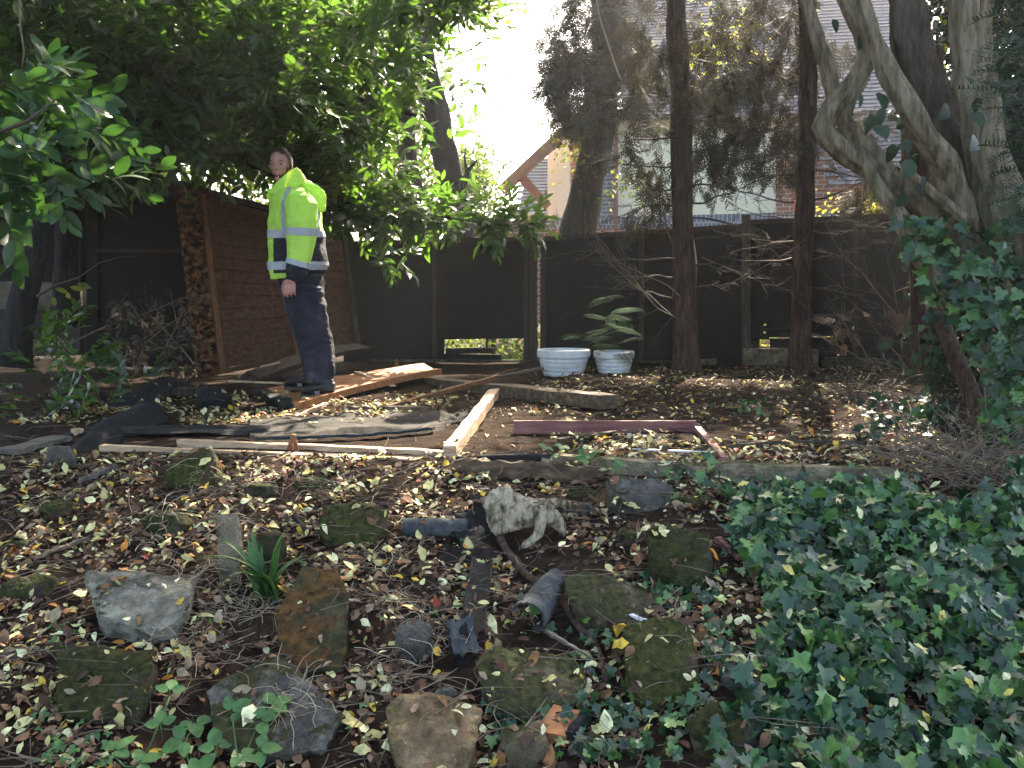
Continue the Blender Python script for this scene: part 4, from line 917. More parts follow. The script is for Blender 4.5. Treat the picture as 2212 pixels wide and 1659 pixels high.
# collar: wraps chin to nape, tilted down to the front
def collar_ring(cx, cy_, hw, hd, tilt): return (cx, cy_, hw, hd, .0, tilt)
Cl = Loft([(628, 418, 36, .105, .01, .66), (620, 408, 36, .1, .0, .8), (613, 399, 35, .095, 0, .88), (609, 393, 33, .09, .0, .9)], 90, 2.0, .05, 5, 2.0)
Cl.part('collar', 'lime', lambda *a: True, jk)
m = MB(); m.grid(10, 10, lambda u, v: Mp(574 + 26 * u + 6 * v * (1 - u), 407 + 4 * u * (1 - u) + v * (13 + 12 * u), -.10 + .03 * (1 - u) - .015 * math.sin(3 * v)), (0, .012, 0)); m.build('collar_flap', M['lime'], jk, True)
# hood rolled at the back
m = MB(); m.tube([Mp(640, 398, .06), Mp(656, 402, .03), Mp(674, 414, .02), Mp(688, 434, .02), Mp(694, 458, .02)], [.03, .052, .06, .058, .03], 20, step=.015, na=.3, nf=3)
link('hood', remeshed(m.mesh('hood'), .007, 2), M['lime'], jk, True)
# poppers
for (x, y) in ((581.5, 412), (584, 478), (583.5, 539), (588.5, 597)):
    m = MB(); c = T.rings[0][0]; blob(m, Mp(x, y, -.03 if y < 420 else -.02) + Vector((-.004, -.115 if y < 420 else -.09, 0)), .006, .005, .006, n=5); m.build('popper', M['navy'], jk)
# sleeves
def sleeve(dy, name, near=True):
    x0 = 0 if near else -4
    L_ = Loft([(646 + x0, 414, 17, .05, dy * .78, 0), (648 + x0, 424, 27, .08, dy * .9, 0), (650 + x0, 440, 32.5, .088, dy, 0), (651 + x0, 465, 33, .09, dy * 1.05, .0), (652 + x0, 497, 31.5, .086, dy * 1.12, .02), (650 + x0, 530, 27.5, .078, dy * 1.2, -.05), (645 + x0, 560, 23.5, .07, dy * 1.3, -.22), (643 + x0, 574, 23.5, .066, dy * 1.34, -.28)], 110, 1.0, .11, 11 + dy)
    sl = L_.part('sleeve', 'lime', lambda *a: True, jk, cap=True)
    def sm(x, y): return y - (x - 650) * .0
    L_.part('reflective_band', 'silver', lambda i, k, x, y: 491.5 + (x - 652) * .06 < y < 508.5 + (x - 652) * .06, sl, .004)
    L_.part('reflective_band', 'silver', lambda i, k, x, y: y > 561.5 + (x - 640) * .28, sl, .004)
    L2 = Loft([(642.5 + x0, 572, 22.5, .062, dy * 1.34, -.25), (641 + x0, 588, 22, .056, dy * 1.38, -.2), (635 + x0, 601, 15, .042, dy * 1.42, -.3), (631 + x0, 606, 13, .036, dy * 1.42, -.35)], 48, 2, .16, 17); L2.part('cuff', 'navy', lambda *a: True, sl, cap=False)
sleeve(-.165, 'near'); sleeve(.21, 'far', False)
# --- trousers: two legs that join at the seat
tr = MB()
def leg(keys, seed):
    L_ = Loft(keys, 44, 4, .09, seed); b = len(tr.v)
    for r in L_.rings: tr.v.extend([tuple(v) for v in r])
    n = 44
    for i in range(len(L_.rings) - 1):
        for k in range(n): tr.f.append((b + i * n + k, b + i * n + (k + 1) % n, b + (i + 1) * n + (k + 1) % n, b + (i + 1) * n + k)); tr.m.append(0)
    tr.f.append(tuple(b + k for k in range(n))); tr.m.append(0); e = b + (len(L_.rings) - 1) * n; tr.f.append(tuple(e + k for k in reversed(range(n)))); tr.m.append(0)
leg([(651, 594, 47, .155, .02, 0), (653, 625, 47, .155, .02, 0), (655, 650, 40, .14, .02, 0)], 21)
leg([(654, 620, 45, .09, -.06, 0), (657, 650, 43.5, .1, -.08, 0), (669, 700, 41.5, .095, -.09, 0), (680, 742, 38, .088, -.09, 0), (690, 780, 34.5, .08, -.12, 0), (692, 806, 28.5, .074, -.14, 0), (693, 826, 25.5, .07, -.15, .1)], 23)
leg([(650, 620, 42, .09, .1, 0), (652, 665, 38, .09, .1, 0), (664, 715, 33, .085, .1, 0), (672, 750, 26, .08, .11, 0), (676, 790, 24, .075, .16, 0), (677, 817, 22, .07, .18, 0)], 27)
tme = remeshed(tr.mesh('tr'), .008, 3, lambda c: .010 * noise.noise(Vector((c.x * 9, c.y * 9, c.z * 17))) + .006 * noise.noise(Vector((c.x * 20, c.y * 14, c.z * 40))))
link('trousers', tme, M['trouser'], man, True)
def shoe(toe, heel, dy, h, name):
    """toe, heel pixels of the sole line"""
    a = Mp(*heel, dy); b = Mp(*toe, dy); d = b - a; L_ = d.length; d.normalize(); sd = Vector((0, 0, 1)).cross(d).normalized(); u = d.cross(sd) * -1
    if u.z < 0: u = -u
    m = MB(); prof = [(0, .06, .075), (.1, .075, .085), (.3, .08, .085), (.5, .085, .07), (.7, .095, .056), (.88, .085, .05), (.97, .06, .036), (1.0, .025, .02)]
    vs = []; n = 16
    for t, w_, hh in prof:
        for k in range(n):
            an = math.pi * 2 * k / n; vs.append(a + d * (L_ * t) + sd * (math.cos(an) * w_ * .55) + u * (max(0, .5 + .5 * math.sin(an)) ** .6 * hh * h + .016))
    fs = [(i * n + k, i * n + (k + 1) % n, (i + 1) * n + (k + 1) % n, (i + 1) * n + k) for i in range(len(prof) - 1) for k in range(n)]
    fs += [tuple(reversed(range(n))), tuple((len(prof) - 1) * n + k for k in range(n))]; m.add(vs, fs)
    m.tube([a + d * .05 + u * .05, a + d * .065 + u * .13], [.05, .052], 14)
    sh = link('shoe', remeshed(m.mesh('shoe'), .006, 2), M['shoe'], man, True)
    m = MB(); vs = []
    for t, w_, hh in prof:
        for sx, z in ((-1, 0), (1, 0), (1, 1), (-1, 1)): vs.append(a + d * (L_ * (t * 1.02 - .01)) + sd * (sx * w_ * .57) + u * (z * .022))
    fs = [(i * 4 + k, i * 4 + (k + 1) % 4, (i + 1) * 4 + (k + 1) % 4, (i + 1) * 4 + k) for i in range(len(prof) - 1) for k in range(4)] + [(3, 2, 1, 0), tuple((len(prof) - 1) * 4 + k for k in range(4))]
    m.add(vs, fs); m.build('sole', M['sole'], sh)
    for k in range(3):
        m = MB(); p = a + d * (L_ * (.42 + .05 * k)) - sd * 0; q0 = p + Vector((0, -.048, 0)) + u * .03; m.bar(q0, q0 + u * .022 + d * .006, .005, .003, up=(0, 1, 0)); m.build('shoe_stripe', M['silver'], sh)
    m = MB(); 
    for k in range(3): p = a + d * (L_ * (.5 + .07 * k)) + u * (.084 - .012 * k) * h; m.tube([p - sd * .03, p + sd * .0 + u * .006, p + sd * .03], [.0025] * 3, 5)
    m.build('lace', M['sole'], sh)
shoe((651, 858), (723, 861), -.16, 1.3, 'near'); shoe((614.5, 841), (684, 842), .18, 1.3, 'far')
# ================================================================== DEBRIS ON THE PLATFORM
def single(mb, name, mat, label, cat, group=None, smooth=False, fix=False):
    o = mb.build(name, M[mat] if isinstance(mat, str) else mat, None, smooth, fix); tag(o, label, cat, group); return solid(o)
def roughen(me, cuts, amp, f=12, bevel=0):
    bm = bmesh.new(); bm.from_mesh(me)
    if bevel: bmesh.ops.bevel(bm, geom=bm.edges, offset=bevel, segments=2, affect='EDGES')
    if cuts: bmesh.ops.subdivide_edges(bm, edges=[e for e in bm.edges if e.calc_length() > .05], cuts=cuts, use_grid_fill=True)
    for v in bm.verts: v.co += Vector((noise.noise(v.co * f), noise.noise(v.co * f + Vector((9, 0, 0))), noise.noise(v.co * f + Vector((0, 9, 0))))) * amp
    bm.to_mesh(me); bm.free(); return me
def plank(label, a, b, wd, th, mat, name='plank', up=(0, 0, 1), nseg=12, wob=.0015, bend=0, cat='plank', parts=(), group=None, taper=1):
    m = MB(); m.bar(a, b, wd, th, up, nseg, wob, bend, taper); return single(m, name, mat, label, cat, group)
def Gz(px, py, h=0): p = G(px, py); return p + Vector((0, 0, h))
# leaning shed panel
TL, BL, TRr, BR = P(377, 394, 8.35), P(428, 818, 8.15), P(738, 494, 9.75), P(772, 748, 9.65)
shed = empty('shed_panel', (BL + BR) / 2, 'tall brown shed wall panel with rotten orange edge leaning behind the man', 'shed panel')
nP = (BR - BL).cross(TL - BL).normalized()
if nP.y > 0: nP = -nP
def sp(u, v, off=0): return (BL.lerp(BR, u)).lerp(TL.lerp(TRr, u), v) + nP * off
m = MB(); nb = 14
for k in range(nb):
    v0, v1 = k / nb, (k + 1.3) / nb
    for (u0, u1) in ((.0, .58), (.58, 1)):
        ns = 16; w0 = random.uniform(-.004, .004)
        def fn(u, v, u0=u0, u1=u1, v0=v0, v1=v1, w0=w0): 
            U = u0 + (u1 - u0) * u; return sp(U, min(v0 + (v1 - v0) * v, 1), .022 * (1 - v) + w0 + .008 * noise.noise(Vector((U * 7, v0 * 22, 0))) - .02)
        m.grid(ns, 2, fn, -nP * .008)
m.build('cladding', M['panel'], shed)
m = MB()
m.grid(14, 60, lambda u, v: sp(-.004 + u * (.115 + .012 * noise.noise(Vector((0, v * 14, 0)))) + (u < .02) * .018 * noise.noise(Vector((v * 30, 3, 0))), v, .03 + .022 * noise.noise(Vector((u * 3, v * 26, 0))) + .012 * noise.noise(Vector((u * 9, v * 60, 5)))), -nP * .03)
m.build('rotten_edge', M['rotten'], shed)
def spbar(u0, v0, u1, v1, wd, name='batten', mat='batten', off=.05, th=.035):
    m = MB(); m.bar(sp(u0, v0, off), sp(u1, v1, off), wd, th, up=nP, nseg=14, wob=.003); return m.build(name, M[mat], shed)
spbar(.118, 0, .125, .97, .045); spbar(.985, 0, .985, .98, .05, mat='bark_mid'); spbar(.57, 0, .575, .9, .05); spbar(0, .985, 1, .985, .06, 'top_rail', 'fence_post')
spbar(.125, .012, .57, .012, .05, 'bottom_rail', 'panel')
# grey warped board and small offcut behind the man's feet
m = MB(); m.bar(P(525, 826, 7.55), P(786, 750, 8.9), .2, .045, up=(0, -.35, 1), nseg=18, wob=.008, bend=.05); single(m, 'warped_board', 'fence_post', 'warped weathered grey board lying behind the man against the shed panel', 'board')
plank('dark square offcut with a pale sawn edge leaning on the shed panel base', P(545, 812, 7.6), P(606, 789, 7.9), .16, .018, 'fence_post', 'offcut', (0, -.6, .8))
plank('pale strip on the top edge of the dark offcut', P(563, 792, 7.7), P(605, 783, 7.9), .012, .012, 'pale_wood', 'wood_strip', cat='wood strip')
# boards under the man
FL, FR, BRr, BLl = P(640, 879, 5.83), P(948, 804, 7.8), P(915, 785, 8.4), P(566, 842, 6.7)
bd = empty('cladding_panel', (FL + BRr) / 2, 'orange brown boards laid flat under the man with a sunlit front rail', 'board panel')
m = MB()
for k in range(6):
    a0, a1 = (k + .03) / 6, (k + .97) / 6
    def fn(u, v, a0=a0, a1=a1):
        a = a0 + (a1 - a0) * v; p = FL.lerp(BLl, a).lerp(FR.lerp(BRr, a), u); return p + Vector((0, 0, .004 * v + .0 + .02 * math.sin(math.pi * u) * .4 + .006 * noise.noise(Vector((u * 5, k, 0)))))
    m.grid(20, 2, fn, (0, 0, -.014))
solid(m.build('boards', M['orange_ply'], bd))
m = MB(); m.bar(FL + Vector((0, 0, .006)), FR + Vector((0, 0, .006)), .06, .05, nseg=12, wob=.002, bend=.02); solid(m.build('front_rail', M['orange_ply'], bd))
m = MB(); m.bar(FL + Vector((-.03, 0, .004)), BLl + Vector((-.03, 0, .004)), .1, .03, nseg=12, wob=.012); solid(m.build('rotten_rail', M['felt_dark'], bd))
plank('thin white painted strip across the orange boards', P(772, 803, 7.6), P(850, 834, 6.9), .05, .006, 'pale_wood', 'wood_strip', cat='wood strip')
m = MB(); m.add([P(845, 803, 8.4), P(866, 800, 8.4), P(858, 772, 8.4), P(846, 803, 8.45), P(866, 800, 8.45), P(858, 772, 8.45)], [(0, 1, 2), (5, 4, 3), (0, 3, 4, 1), (1, 4, 5, 2), (2, 5, 3, 0)]); single(m, 'wood_shard', 'rust_wood', 'small pointed orange wood shard standing behind the boards', 'wood shard')
# long beam etc
o = MB(); o.bar(P(935, 826, 7.5), G(1318, 886) + Vector((0, .06, .045)), .17, .085, nseg=14, wob=.004); me = roughen(o.mesh('beam'), 0, .006)
solid(tag(link('timber_beam', me, M['beam']), 'long thick old timber beam lying diagonally in front of the pots', 'beam'))
plank('thin rust brown lath propped across the left end of the beam', P(838, 880, 5.9), P(1074, 814, 7.0), .035, .03, 'rust_wood', 'lath', wob=.002)
plank('short thin lath pointing at the white pots', P(1075, 815, 7.1), P(1168, 796, 7.9), .06, .02, 'bark_mid', 'lath', wob=.004)
plank('sunlit splintered square post running back from the frame corner', G(972, 990) + Vector((0, 0, .03)), G(1068, 864) + Vector((0, 0, .05)), .062, .06, 'pale_wood', 'timber_post', wob=.005, nseg=16, cat='timber')
plank('upper pale batten with a sunlit top edge in front of the felt', P(388, 958, 4.36) , P(966, 984, 4.1), .045, .045, 'pale_wood', 'timber_batten', wob=.003, nseg=20, cat='timber')
plank('lower pale batten just in front of the sunlit one', P(220, 968, 4.25), P(990, 1003, 3.98), .04, .035, 'pale_wood', 'timber_batten', wob=.003, nseg=24, cat='timber')
m = MB(); m.bar(P(1110, 922, 4.72), P(1503, 922, 4.78), .022, .068, nseg=16, wob=.001); rp = single(m, 'red_plank', 'red_wood', 'reddish planed plank lying on its edge right of centre', 'plank')
plank('short red brown stick beside the right end of the reddish plank', G(1507, 938) + Vector((0, 0, .03)), G(1566, 1004) + Vector((0, 0, .02)), .035, .025, 'red_wood', 'stick', wob=.002, cat='stick')
plank('thin white strip lying below the reddish plank', G(1367, 976) + Vector((0, 0, .012)), G(1546, 983) + Vector((0, 0, .012)), .012, .008, 'pot', 'wood_strip', cat='wood strip')
m = MB(); m.tube([G(985, 1003) + Vector((0, 0, .02)), G(1090, 1001) + Vector((0, 0, .025)), G(1195, 998) + Vector((0, 0, .02))], [.017, .018, .016], 12, step=.05, na=.06); single(m, 'black_pipe', 'felt_dark', 'black pipe lying right of the frame corner at the platform edge', 'pipe', smooth=True)
plank('crumbling brown edging board behind the driftwood root', G(985, 1018) + Vector((0, 0, .02)), G(1300, 1034) + Vector((0, 0, .02)), .035, .07, 'beam', 'edging_board', wob=.01, nseg=20)
plank('split grey branch lying on leaves near the sunlit boards', G(742, 888) + Vector((0, 0, .02)), G(925, 892) + Vector((0, 0, .03)), .03, .02, 'beam', 'stick', wob=.006, cat='stick')
plank('bright sunlit lath poking out of the leaves before the orange boards', G(640, 905) + Vector((0, 0, .015)), G(706, 880) + Vector((0, 0, .03)), .02, .015, 'pale_wood', 'stick', wob=.003, cat='stick')
plank('weathered timber behind the leaf litter at left', G(312, 862) + Vector((0, 0, .04)), G(448, 858) + Vector((0, 0, .05)), .09, .05, 'bark_mid', 'timber', wob=.01, cat='timber')
plank('long pale lath behind the black lump', P(495, 823, 7.0), P(612, 828, 6.9), .02, .014, 'pale_wood', 'lath', wob=.002)
plank('grey board half hidden at the far left edge', G(18, 985) + Vector((0, 0, .02)), G(135, 958) + Vector((0, 0, .03)), .11, .025, 'fence_grey', wob=.004)
plank('small pale block end by the dark felt at left', G(157, 942) + Vector((0, 0, .02)), G(176, 940) + Vector((0, 0, .02)), .04, .035, 'pale_wood', 'block', cat='block')
plank('rotten board lying beneath the reddish plank', G(1205, 955) + Vector((0, 0, .01)), G(1330, 940) + Vector((0, 0, .02)), .03, .015, 'beam', 'stick', wob=.004, cat='stick')
plank('long thin dark branch lying on leaves at right', G(1500, 978) + Vector((0, 0, .015)), G(1870, 966) + Vector((0, 0, .02)), .014, .012, 'bark_mid', 'stick', wob=.004, bend=.02, cat='stick')
plank('pale twig under the ivy patch at right', G(1560, 955) + Vector((0, 0, .012)), G(1700, 962) + Vector((0, 0, .012)), .008, .008, 'pale_wood', 'stick', wob=.003, cat='stick')
plank('rough bark strip on the bed left of the mossy pointed rock', G(170, 1050) + Vector((0, 0, .02)), G(250, 1022) + Vector((0, 0, .03)), .035, .02, 'fence_grey', 'bark_strip', wob=.008, cat='bark')
M['felt_roll_blue'] = mottle('blue_felt', [(.3, (.02, .03, .036)), (.6, (.05, .07, .08)), (.8, (.08, .1, .11))], 20, .9, .6, bscale=160, bdist=.004)
# felt sheet with its rolled front lip
def felt(u, v):
    x = 540 + 425 * u; yb = 952 + 6 * math.sin(u * 9) - 26 * u ** 2; yt = 908 - 16 * u
    p = G(x, yb + (yt - yb) * v); 
    lip = .018 * math.exp(-((v - .14) / .1) ** 2) - (.03 if v < .05 else 0)
    return p + Vector((0, 0, .014 + lip * (1 if u > .45 else .5) + .02 * noise.noise(Vector((u * 9, v * 5, 1)))))
m = MB(); m.grid(70, 22, felt, (0, 0, -.006)); single(m, 'roofing_felt', 'felt_pale', 'long sheet of dusty roofing felt with a curled front lip on the platform', 'roofing felt', smooth=True)
m = MB(); m.grid(40, 14, lambda u, v: G(560 + 380 * u, 958 - 22 * u * u - 3 * v) + Vector((0, 0, .022 + .014 * math.sin(v * 3.1) + .006 * noise.noise(Vector((u * 12, v, 2))))) + Vector((0, -.035 * math.sin(v * math.pi) , 0)), (0, 0, -.004)); single(m, 'felt_roll', 'felt_roll_blue', 'blue grey mineral underside of felt rolled along its front edge', 'roofing felt', smooth=True)
def torn(label, px, py, w_, h_, mat, seed, tilt=.3, name='felt_scrap', lift=.05, thin=.004, curl=0.0, rot=0.0):
    c = G(px, py); rr = random.Random(seed); wd, ln = w_ * c.y / FPX, h_ * c.y / FPX; m = MB()
    def fn(u, v):
        a, b = (u - .5) * wd * (1 + .2 * noise.noise(Vector((seed, v * 3, 0)))), (v - .5) * ln * (1 + .2 * noise.noise(Vector((u * 3, seed, 5))))
        q = Vector((a, b * math.cos(tilt), b * math.sin(tilt) + curl * (u - .5) ** 2 * wd * 4)); q = Matrix.Rotation(rot, 3, 'Z') @ q
        return c + q + Vector((0, 0, lift + .02 * noise.noise(Vector((u * 4 + seed, v * 4, 0)))))
    m.grid(16, 16, fn, (0, 0, -thin)); return single(m, name, mat, label, 'roofing felt' if 'felt' in label else 'debris', smooth=True)
torn('torn end of the felt sheet curling up beside the post', 980, 915, 60, 60, 'felt_pale', 3, .3, lift=.03, curl=.12)
torn('black crumpled felt draped over the left corner of the platform', 225, 930, 110, 260, 'felt_dark', 4, .25, lift=.06, curl=-.4, rot=-.5)
torn('brown dusty felt heap rising behind the black crumple at left', 262, 880, 90, 240, 'felt_dark', 6, .4, lift=.05, curl=-.3, rot=-.6)
torn('black felt flap in front of the leaf litter at left', 190, 968, 90, 130, 'felt_dark', 8, .4, lift=.06, curl=-.5, rot=-.3)
torn('dark felt strip left end of the long sheet', 380, 940, 400, 60, 'felt_dark', 12, .12, lift=.03)
# blackened lump
def remesh_hull(pts, voxel, amp, f, smooth=1, fine=0.0):
    bm = bmesh.new()
    for p in pts: bm.verts.new(p)
    bmesh.ops.convex_hull(bm, input=bm.verts); lo = [v for v in bm.verts if not v.link_faces]
    for v in lo: bm.verts.remove(v)
    me = bpy.data.meshes.new('h'); bm.to_mesh(me); bm.free()
    return remeshed(me, voxel, smooth, lambda c: amp * noise.noise(c * f) + amp * .5 * noise.noise(c * f * 2.7) + amp * .3 * noise.noise(c * f * 7) + amp * .16 * noise.noise(c * f * 15) - amp * .9 * abs(noise.noise(c * f * 1.3 + Vector((5, 5, 5)))) + amp * .35 * (abs(noise.noise(c * f * 4)) - .2))
def rock(label, x0, x1, y0, y1, mat, seed, pts=None, name='rock', sink=.07, dep=.85, cat='rock', top=.75, voxel=None, tiltx=0):
    rr = random.Random(seed); ex, ey_ = (x1 - x0) * .045, (y1 - y0) * .05; x0, x1, y0 = x0 - ex, x1 + ex, y0 - ey_; pts = [((px - (x0 + x1) / 2) * 1.08 + (x0 + x1) / 2, y1 - (y1 - py) * 1.05, dy) for px, py, dy in pts] if pts else None; xc = (x0 + x1) / 2; b = G(xc, y1); w_ = (x1 - x0) / FPX * b.y; hpx = y1 - y0
    D = dep * w_; h = max(.03, (hpx / FPX * b.y - D * .28) ); c = b + Vector((0, D * .5, 0)); zb = min(b.z, zg(c.x, c.y + D * .3)) - sink
    ztop = b.z + h * .95
    P3 = []
    if pts:
        for (px, py, dy) in pts:
            q = P(px, py, b.y + dy); P3.append(q); P3.append(Vector((q.x + (c.x - q.x) * .1, q.y + .35 * D, max(q.z - .03, zb))))
        for (px, py, dy) in pts: q = P(px, py, b.y + dy); P3.append(Vector((q.x * .65 + c.x * .35, q.y * .65 + c.y * .35, zb)))
    else:
        n = rr.randint(6, 8); a0 = rr.uniform(0, 6)
        for k in range(n):
            a = a0 + 6.283 * k / n + rr.uniform(-.2, .2)
            for rad, z in ((1.0 * rr.uniform(.85, 1), zb), (rr.uniform(.88, 1.02), b.z + h * rr.uniform(.2, .55)), (top * rr.uniform(.7, 1.05), ztop - h * rr.uniform(0, .22))):
                P3.append(Vector((c.x + math.cos(a) * w_ / 2 * rad, c.y + math.sin(a) * D / 2 * rad, z + tiltx * math.cos(a) * h * (z > zb))))
    me = remesh_hull(P3, voxel or max(.005, w_ / 46), .05 * w_ ** .5 * .45, 9 if w_ > .15 else 16, 0)
    o = link(name, me, M[mat], None, True); tag(o, label, cat); solid(o); return o
rock('lumpy black blackened mound at the foot of the rotten panel edge', 408, 492, 815, 884, 'felt_dark', 1, name='burnt_lump', cat='rubble')
rock('dark stone under the black felt at the far left', 88, 152, 948, 1020, 'rock_slate', 2)
rock('mossy green rock with a pointed top at the platform edge', 352, 482, 972, 1058, 'rock_moss', 3, pts=[(360, 1012, .02), (430, 973, .08), (452, 980, .08), (482, 1045, .04), (356, 1050, 0), (470, 1052, 0), (420, 1054, -.03), (398, 990, .06)])
rock('small round mossy stone at left edge of the bed', 62, 150, 1068, 1128, 'rock_moss', 4)
rock('dark mossy stone above the pale grey wedge rock', 275, 410, 1082, 1162, 'rock_dark', 5)
rock('low brown mossy stone right of the pointed mossy rock', 515, 600, 1028, 1078, 'rock_dark', 6)
rock('low mossy stone under leaves near the pale battens', 608, 716, 1012, 1062, 'rock_moss', 7)
rock('rounded olive mossy rock left of the felt tube', 688, 836, 1086, 1184, 'rock_moss', 8, pts=[(692, 1130, .04), (720, 1096, .1), (770, 1088, .12), (830, 1108, .1), (834, 1150, .04), (790, 1178, 0), (720, 1176, 0), (694, 1160, .0)])
rock('brown mossy rock cut by the left edge below the bark', -40, 100, 1226, 1312, 'rock_dark', 9)
rock('small dark stone at the very left edge', -30, 60, 1150, 1200, 'rock_dark', 10)
rock('pale grey wedge shaped rock pointing down at left', 190, 412, 1240, 1384, 'rock_grey', 11, pts=[(192, 1243, .16), (250, 1238, .2), (380, 1248, .2), (410, 1252, .18), (400, 1290, .08), (392, 1330, .0), (325, 1378, -.06), (296, 1360, -.06), (215, 1330, .0), (196, 1270, .1)], dep=.6)
rock('tall rust and moss coloured rock left of centre', 600, 748, 1232, 1458, 'rock_orange', 12, pts=[(655, 1235, .26), (720, 1238, .26), (745, 1290, .18), (748, 1400, .04), (735, 1450, -.01), (650, 1450, -.02), (606, 1410, .02), (600, 1340, .1), (612, 1300, .18)], dep=.7)
rock('dark green mossy rock with a pale patch at lower left', 124, 322, 1404, 1560, 'rock_dark', 13, pts=[(128, 1415, .14), (190, 1404, .18), (310, 1412, .16), (322, 1440, .1), (316, 1500, .02), (290, 1545, -.02), (180, 1556, -.03), (132, 1530, .0)], dep=.7)
rock('dark slate coloured rock strewn with pale leaves at lower left', 455, 722, 1418, 1640, 'rock_slate', 14, pts=[(456, 1500, .14), (520, 1458, .2), (588, 1420, .26), (622, 1470, .2), (690, 1510, .14), (722, 1560, .06), (700, 1620, .0), (560, 1632, -.04), (470, 1590, .0)], dep=.6)
rock('dark half buried stone left of the long bark gutter', 842, 935, 1325, 1440, 'rock_slate', 15)
rock('pale brown speckled rock at the bottom centre', 834, 1036, 1498, 1720, 'rock_brown', 16, pts=[(836, 1536, .12), (905, 1500, .2), (1020, 1530, .18), (1036, 1538, .16), (1020, 1620, .06), (1000, 1700, -.02), (870, 1700, -.04), (846, 1600, .02)], dep=.6)
rock('mottled rock beneath the rolled felt at bottom centre', 1030, 1264, 1400, 1560, 'rock_olive', 17, pts=[(1032, 1430, .12), (1080, 1402, .18), (1240, 1430, .16), (1262, 1460, .12), (1240, 1520, .0), (1150, 1552, -.04), (1060, 1520, -.02)], dep=.6)
rock('flat topped mossy rock right of the rolled felt', 1224, 1422, 1238, 1360, 'rock_olive', 18, pts=[(1228, 1252, .12), (1262, 1239, .18), (1330, 1248, .18), (1420, 1290, .08), (1416, 1320, .02), (1370, 1350, -.02), (1300, 1330, -.02), (1236, 1300, .02)], dep=.6)
rock('broad brown green mossy rock beside the ivy', 1344, 1512, 1338, 1530, 'rock_moss', 19, pts=[(1350, 1360, .18), (1400, 1342, .22), (1480, 1340, .22), (1496, 1400, .12), (1512, 1470, .04), (1480, 1516, .0), (1390, 1522, -.02), (1350, 1440, .04)], dep=.7)
rock('dark mossy rock with a cream patch at the top of the ivy', 1400, 1536, 1138, 1282, 'rock_dark', 20, pts=[(1402, 1150, .14), (1440, 1140, .18), (1530, 1160, .14), (1536, 1220, .05), (1520, 1274, -.01), (1470, 1270, -.02), (1408, 1200, .04)], dep=.7)
rock('oval grey stone touching the end of the driftwood limb', 1224, 1312, 1070, 1120, 'rock_slate', 21)
rock('square grey rock below the cobwebbed bramble', 1308, 1448, 1030, 1108, 'rock_slate', 22, pts=[(1310, 1045, .06), (1330, 1030, .1), (1420, 1036, .1), (1446, 1062, .04), (1440, 1098, 0), (1380, 1104, -.02), (1314, 1092, 0)], dep=.6)
rock('thin mossy rock behind the driftwood limb', 1204, 1312, 1040, 1078, 'rock_moss', 23, dep=.5)
rock('long low mossy rock between the grey rock and ivy', 1442, 1560, 1060, 1100, 'rock_moss', 24, dep=.5)
rock('dark mossy rock sunk in the ivy at lower right', 1498, 1660, 1512, 1660, 'rock_dark', 25)
rock('small grey stone left of the bottom centre pit', 928, 990, 1476, 1520, 'rock_grey', 26)
rock('grey stone half hidden under stray ivy at bottom centre', 1060, 1200, 1566, 1690, 'rock_olive', 27)
rock('low stone between the mossy broad rock and ivy', 1560, 1640, 1440, 1500, 'rock_slate', 28)
rock('flat mossy stone above the dark mossy rock beside the soil patch', 1330, 1410, 1130, 1180, 'rock_dark', 29)
rock('small stone at the lower left edge', -20, 70, 1390, 1440, 'rock_slate', 30)
rock('upright grey brick shaped stone behind the strappy plant', 464, 520, 1112, 1262, 'concrete', 31, pts=[(466, 1116, .08), (512, 1112, .08), (520, 1160, .04), (516, 1250, 0), (476, 1250, 0)], dep=.6, name='edging_stone')
rock('rounded brownish stone behind the strappy plant', 540, 612, 1128, 1236, 'rock_orange', 32)
rock('pale blue grey weathered log end at the bed edge', 246, 326, 1016, 1038, 'concrete', 33, dep=.3)
# concrete edging
for lab, a, b in (('concrete edging strip behind the grey rock', (1195, 1024), (1528, 1040)), ('mossy concrete edging slab along the top of the ivy', (1536, 1040), (1935, 1062))):
    A_, B_ = G(*a), G(*b); A_.z = B_.z = -.04; m = MB(); m.bar(A_ + Vector((0, .03, .0)), B_ + Vector((0, .03, -.01)), .06, .2, nseg=18, wob=.002); single(m, 'edging_slab', 'concrete', lab, 'edging')
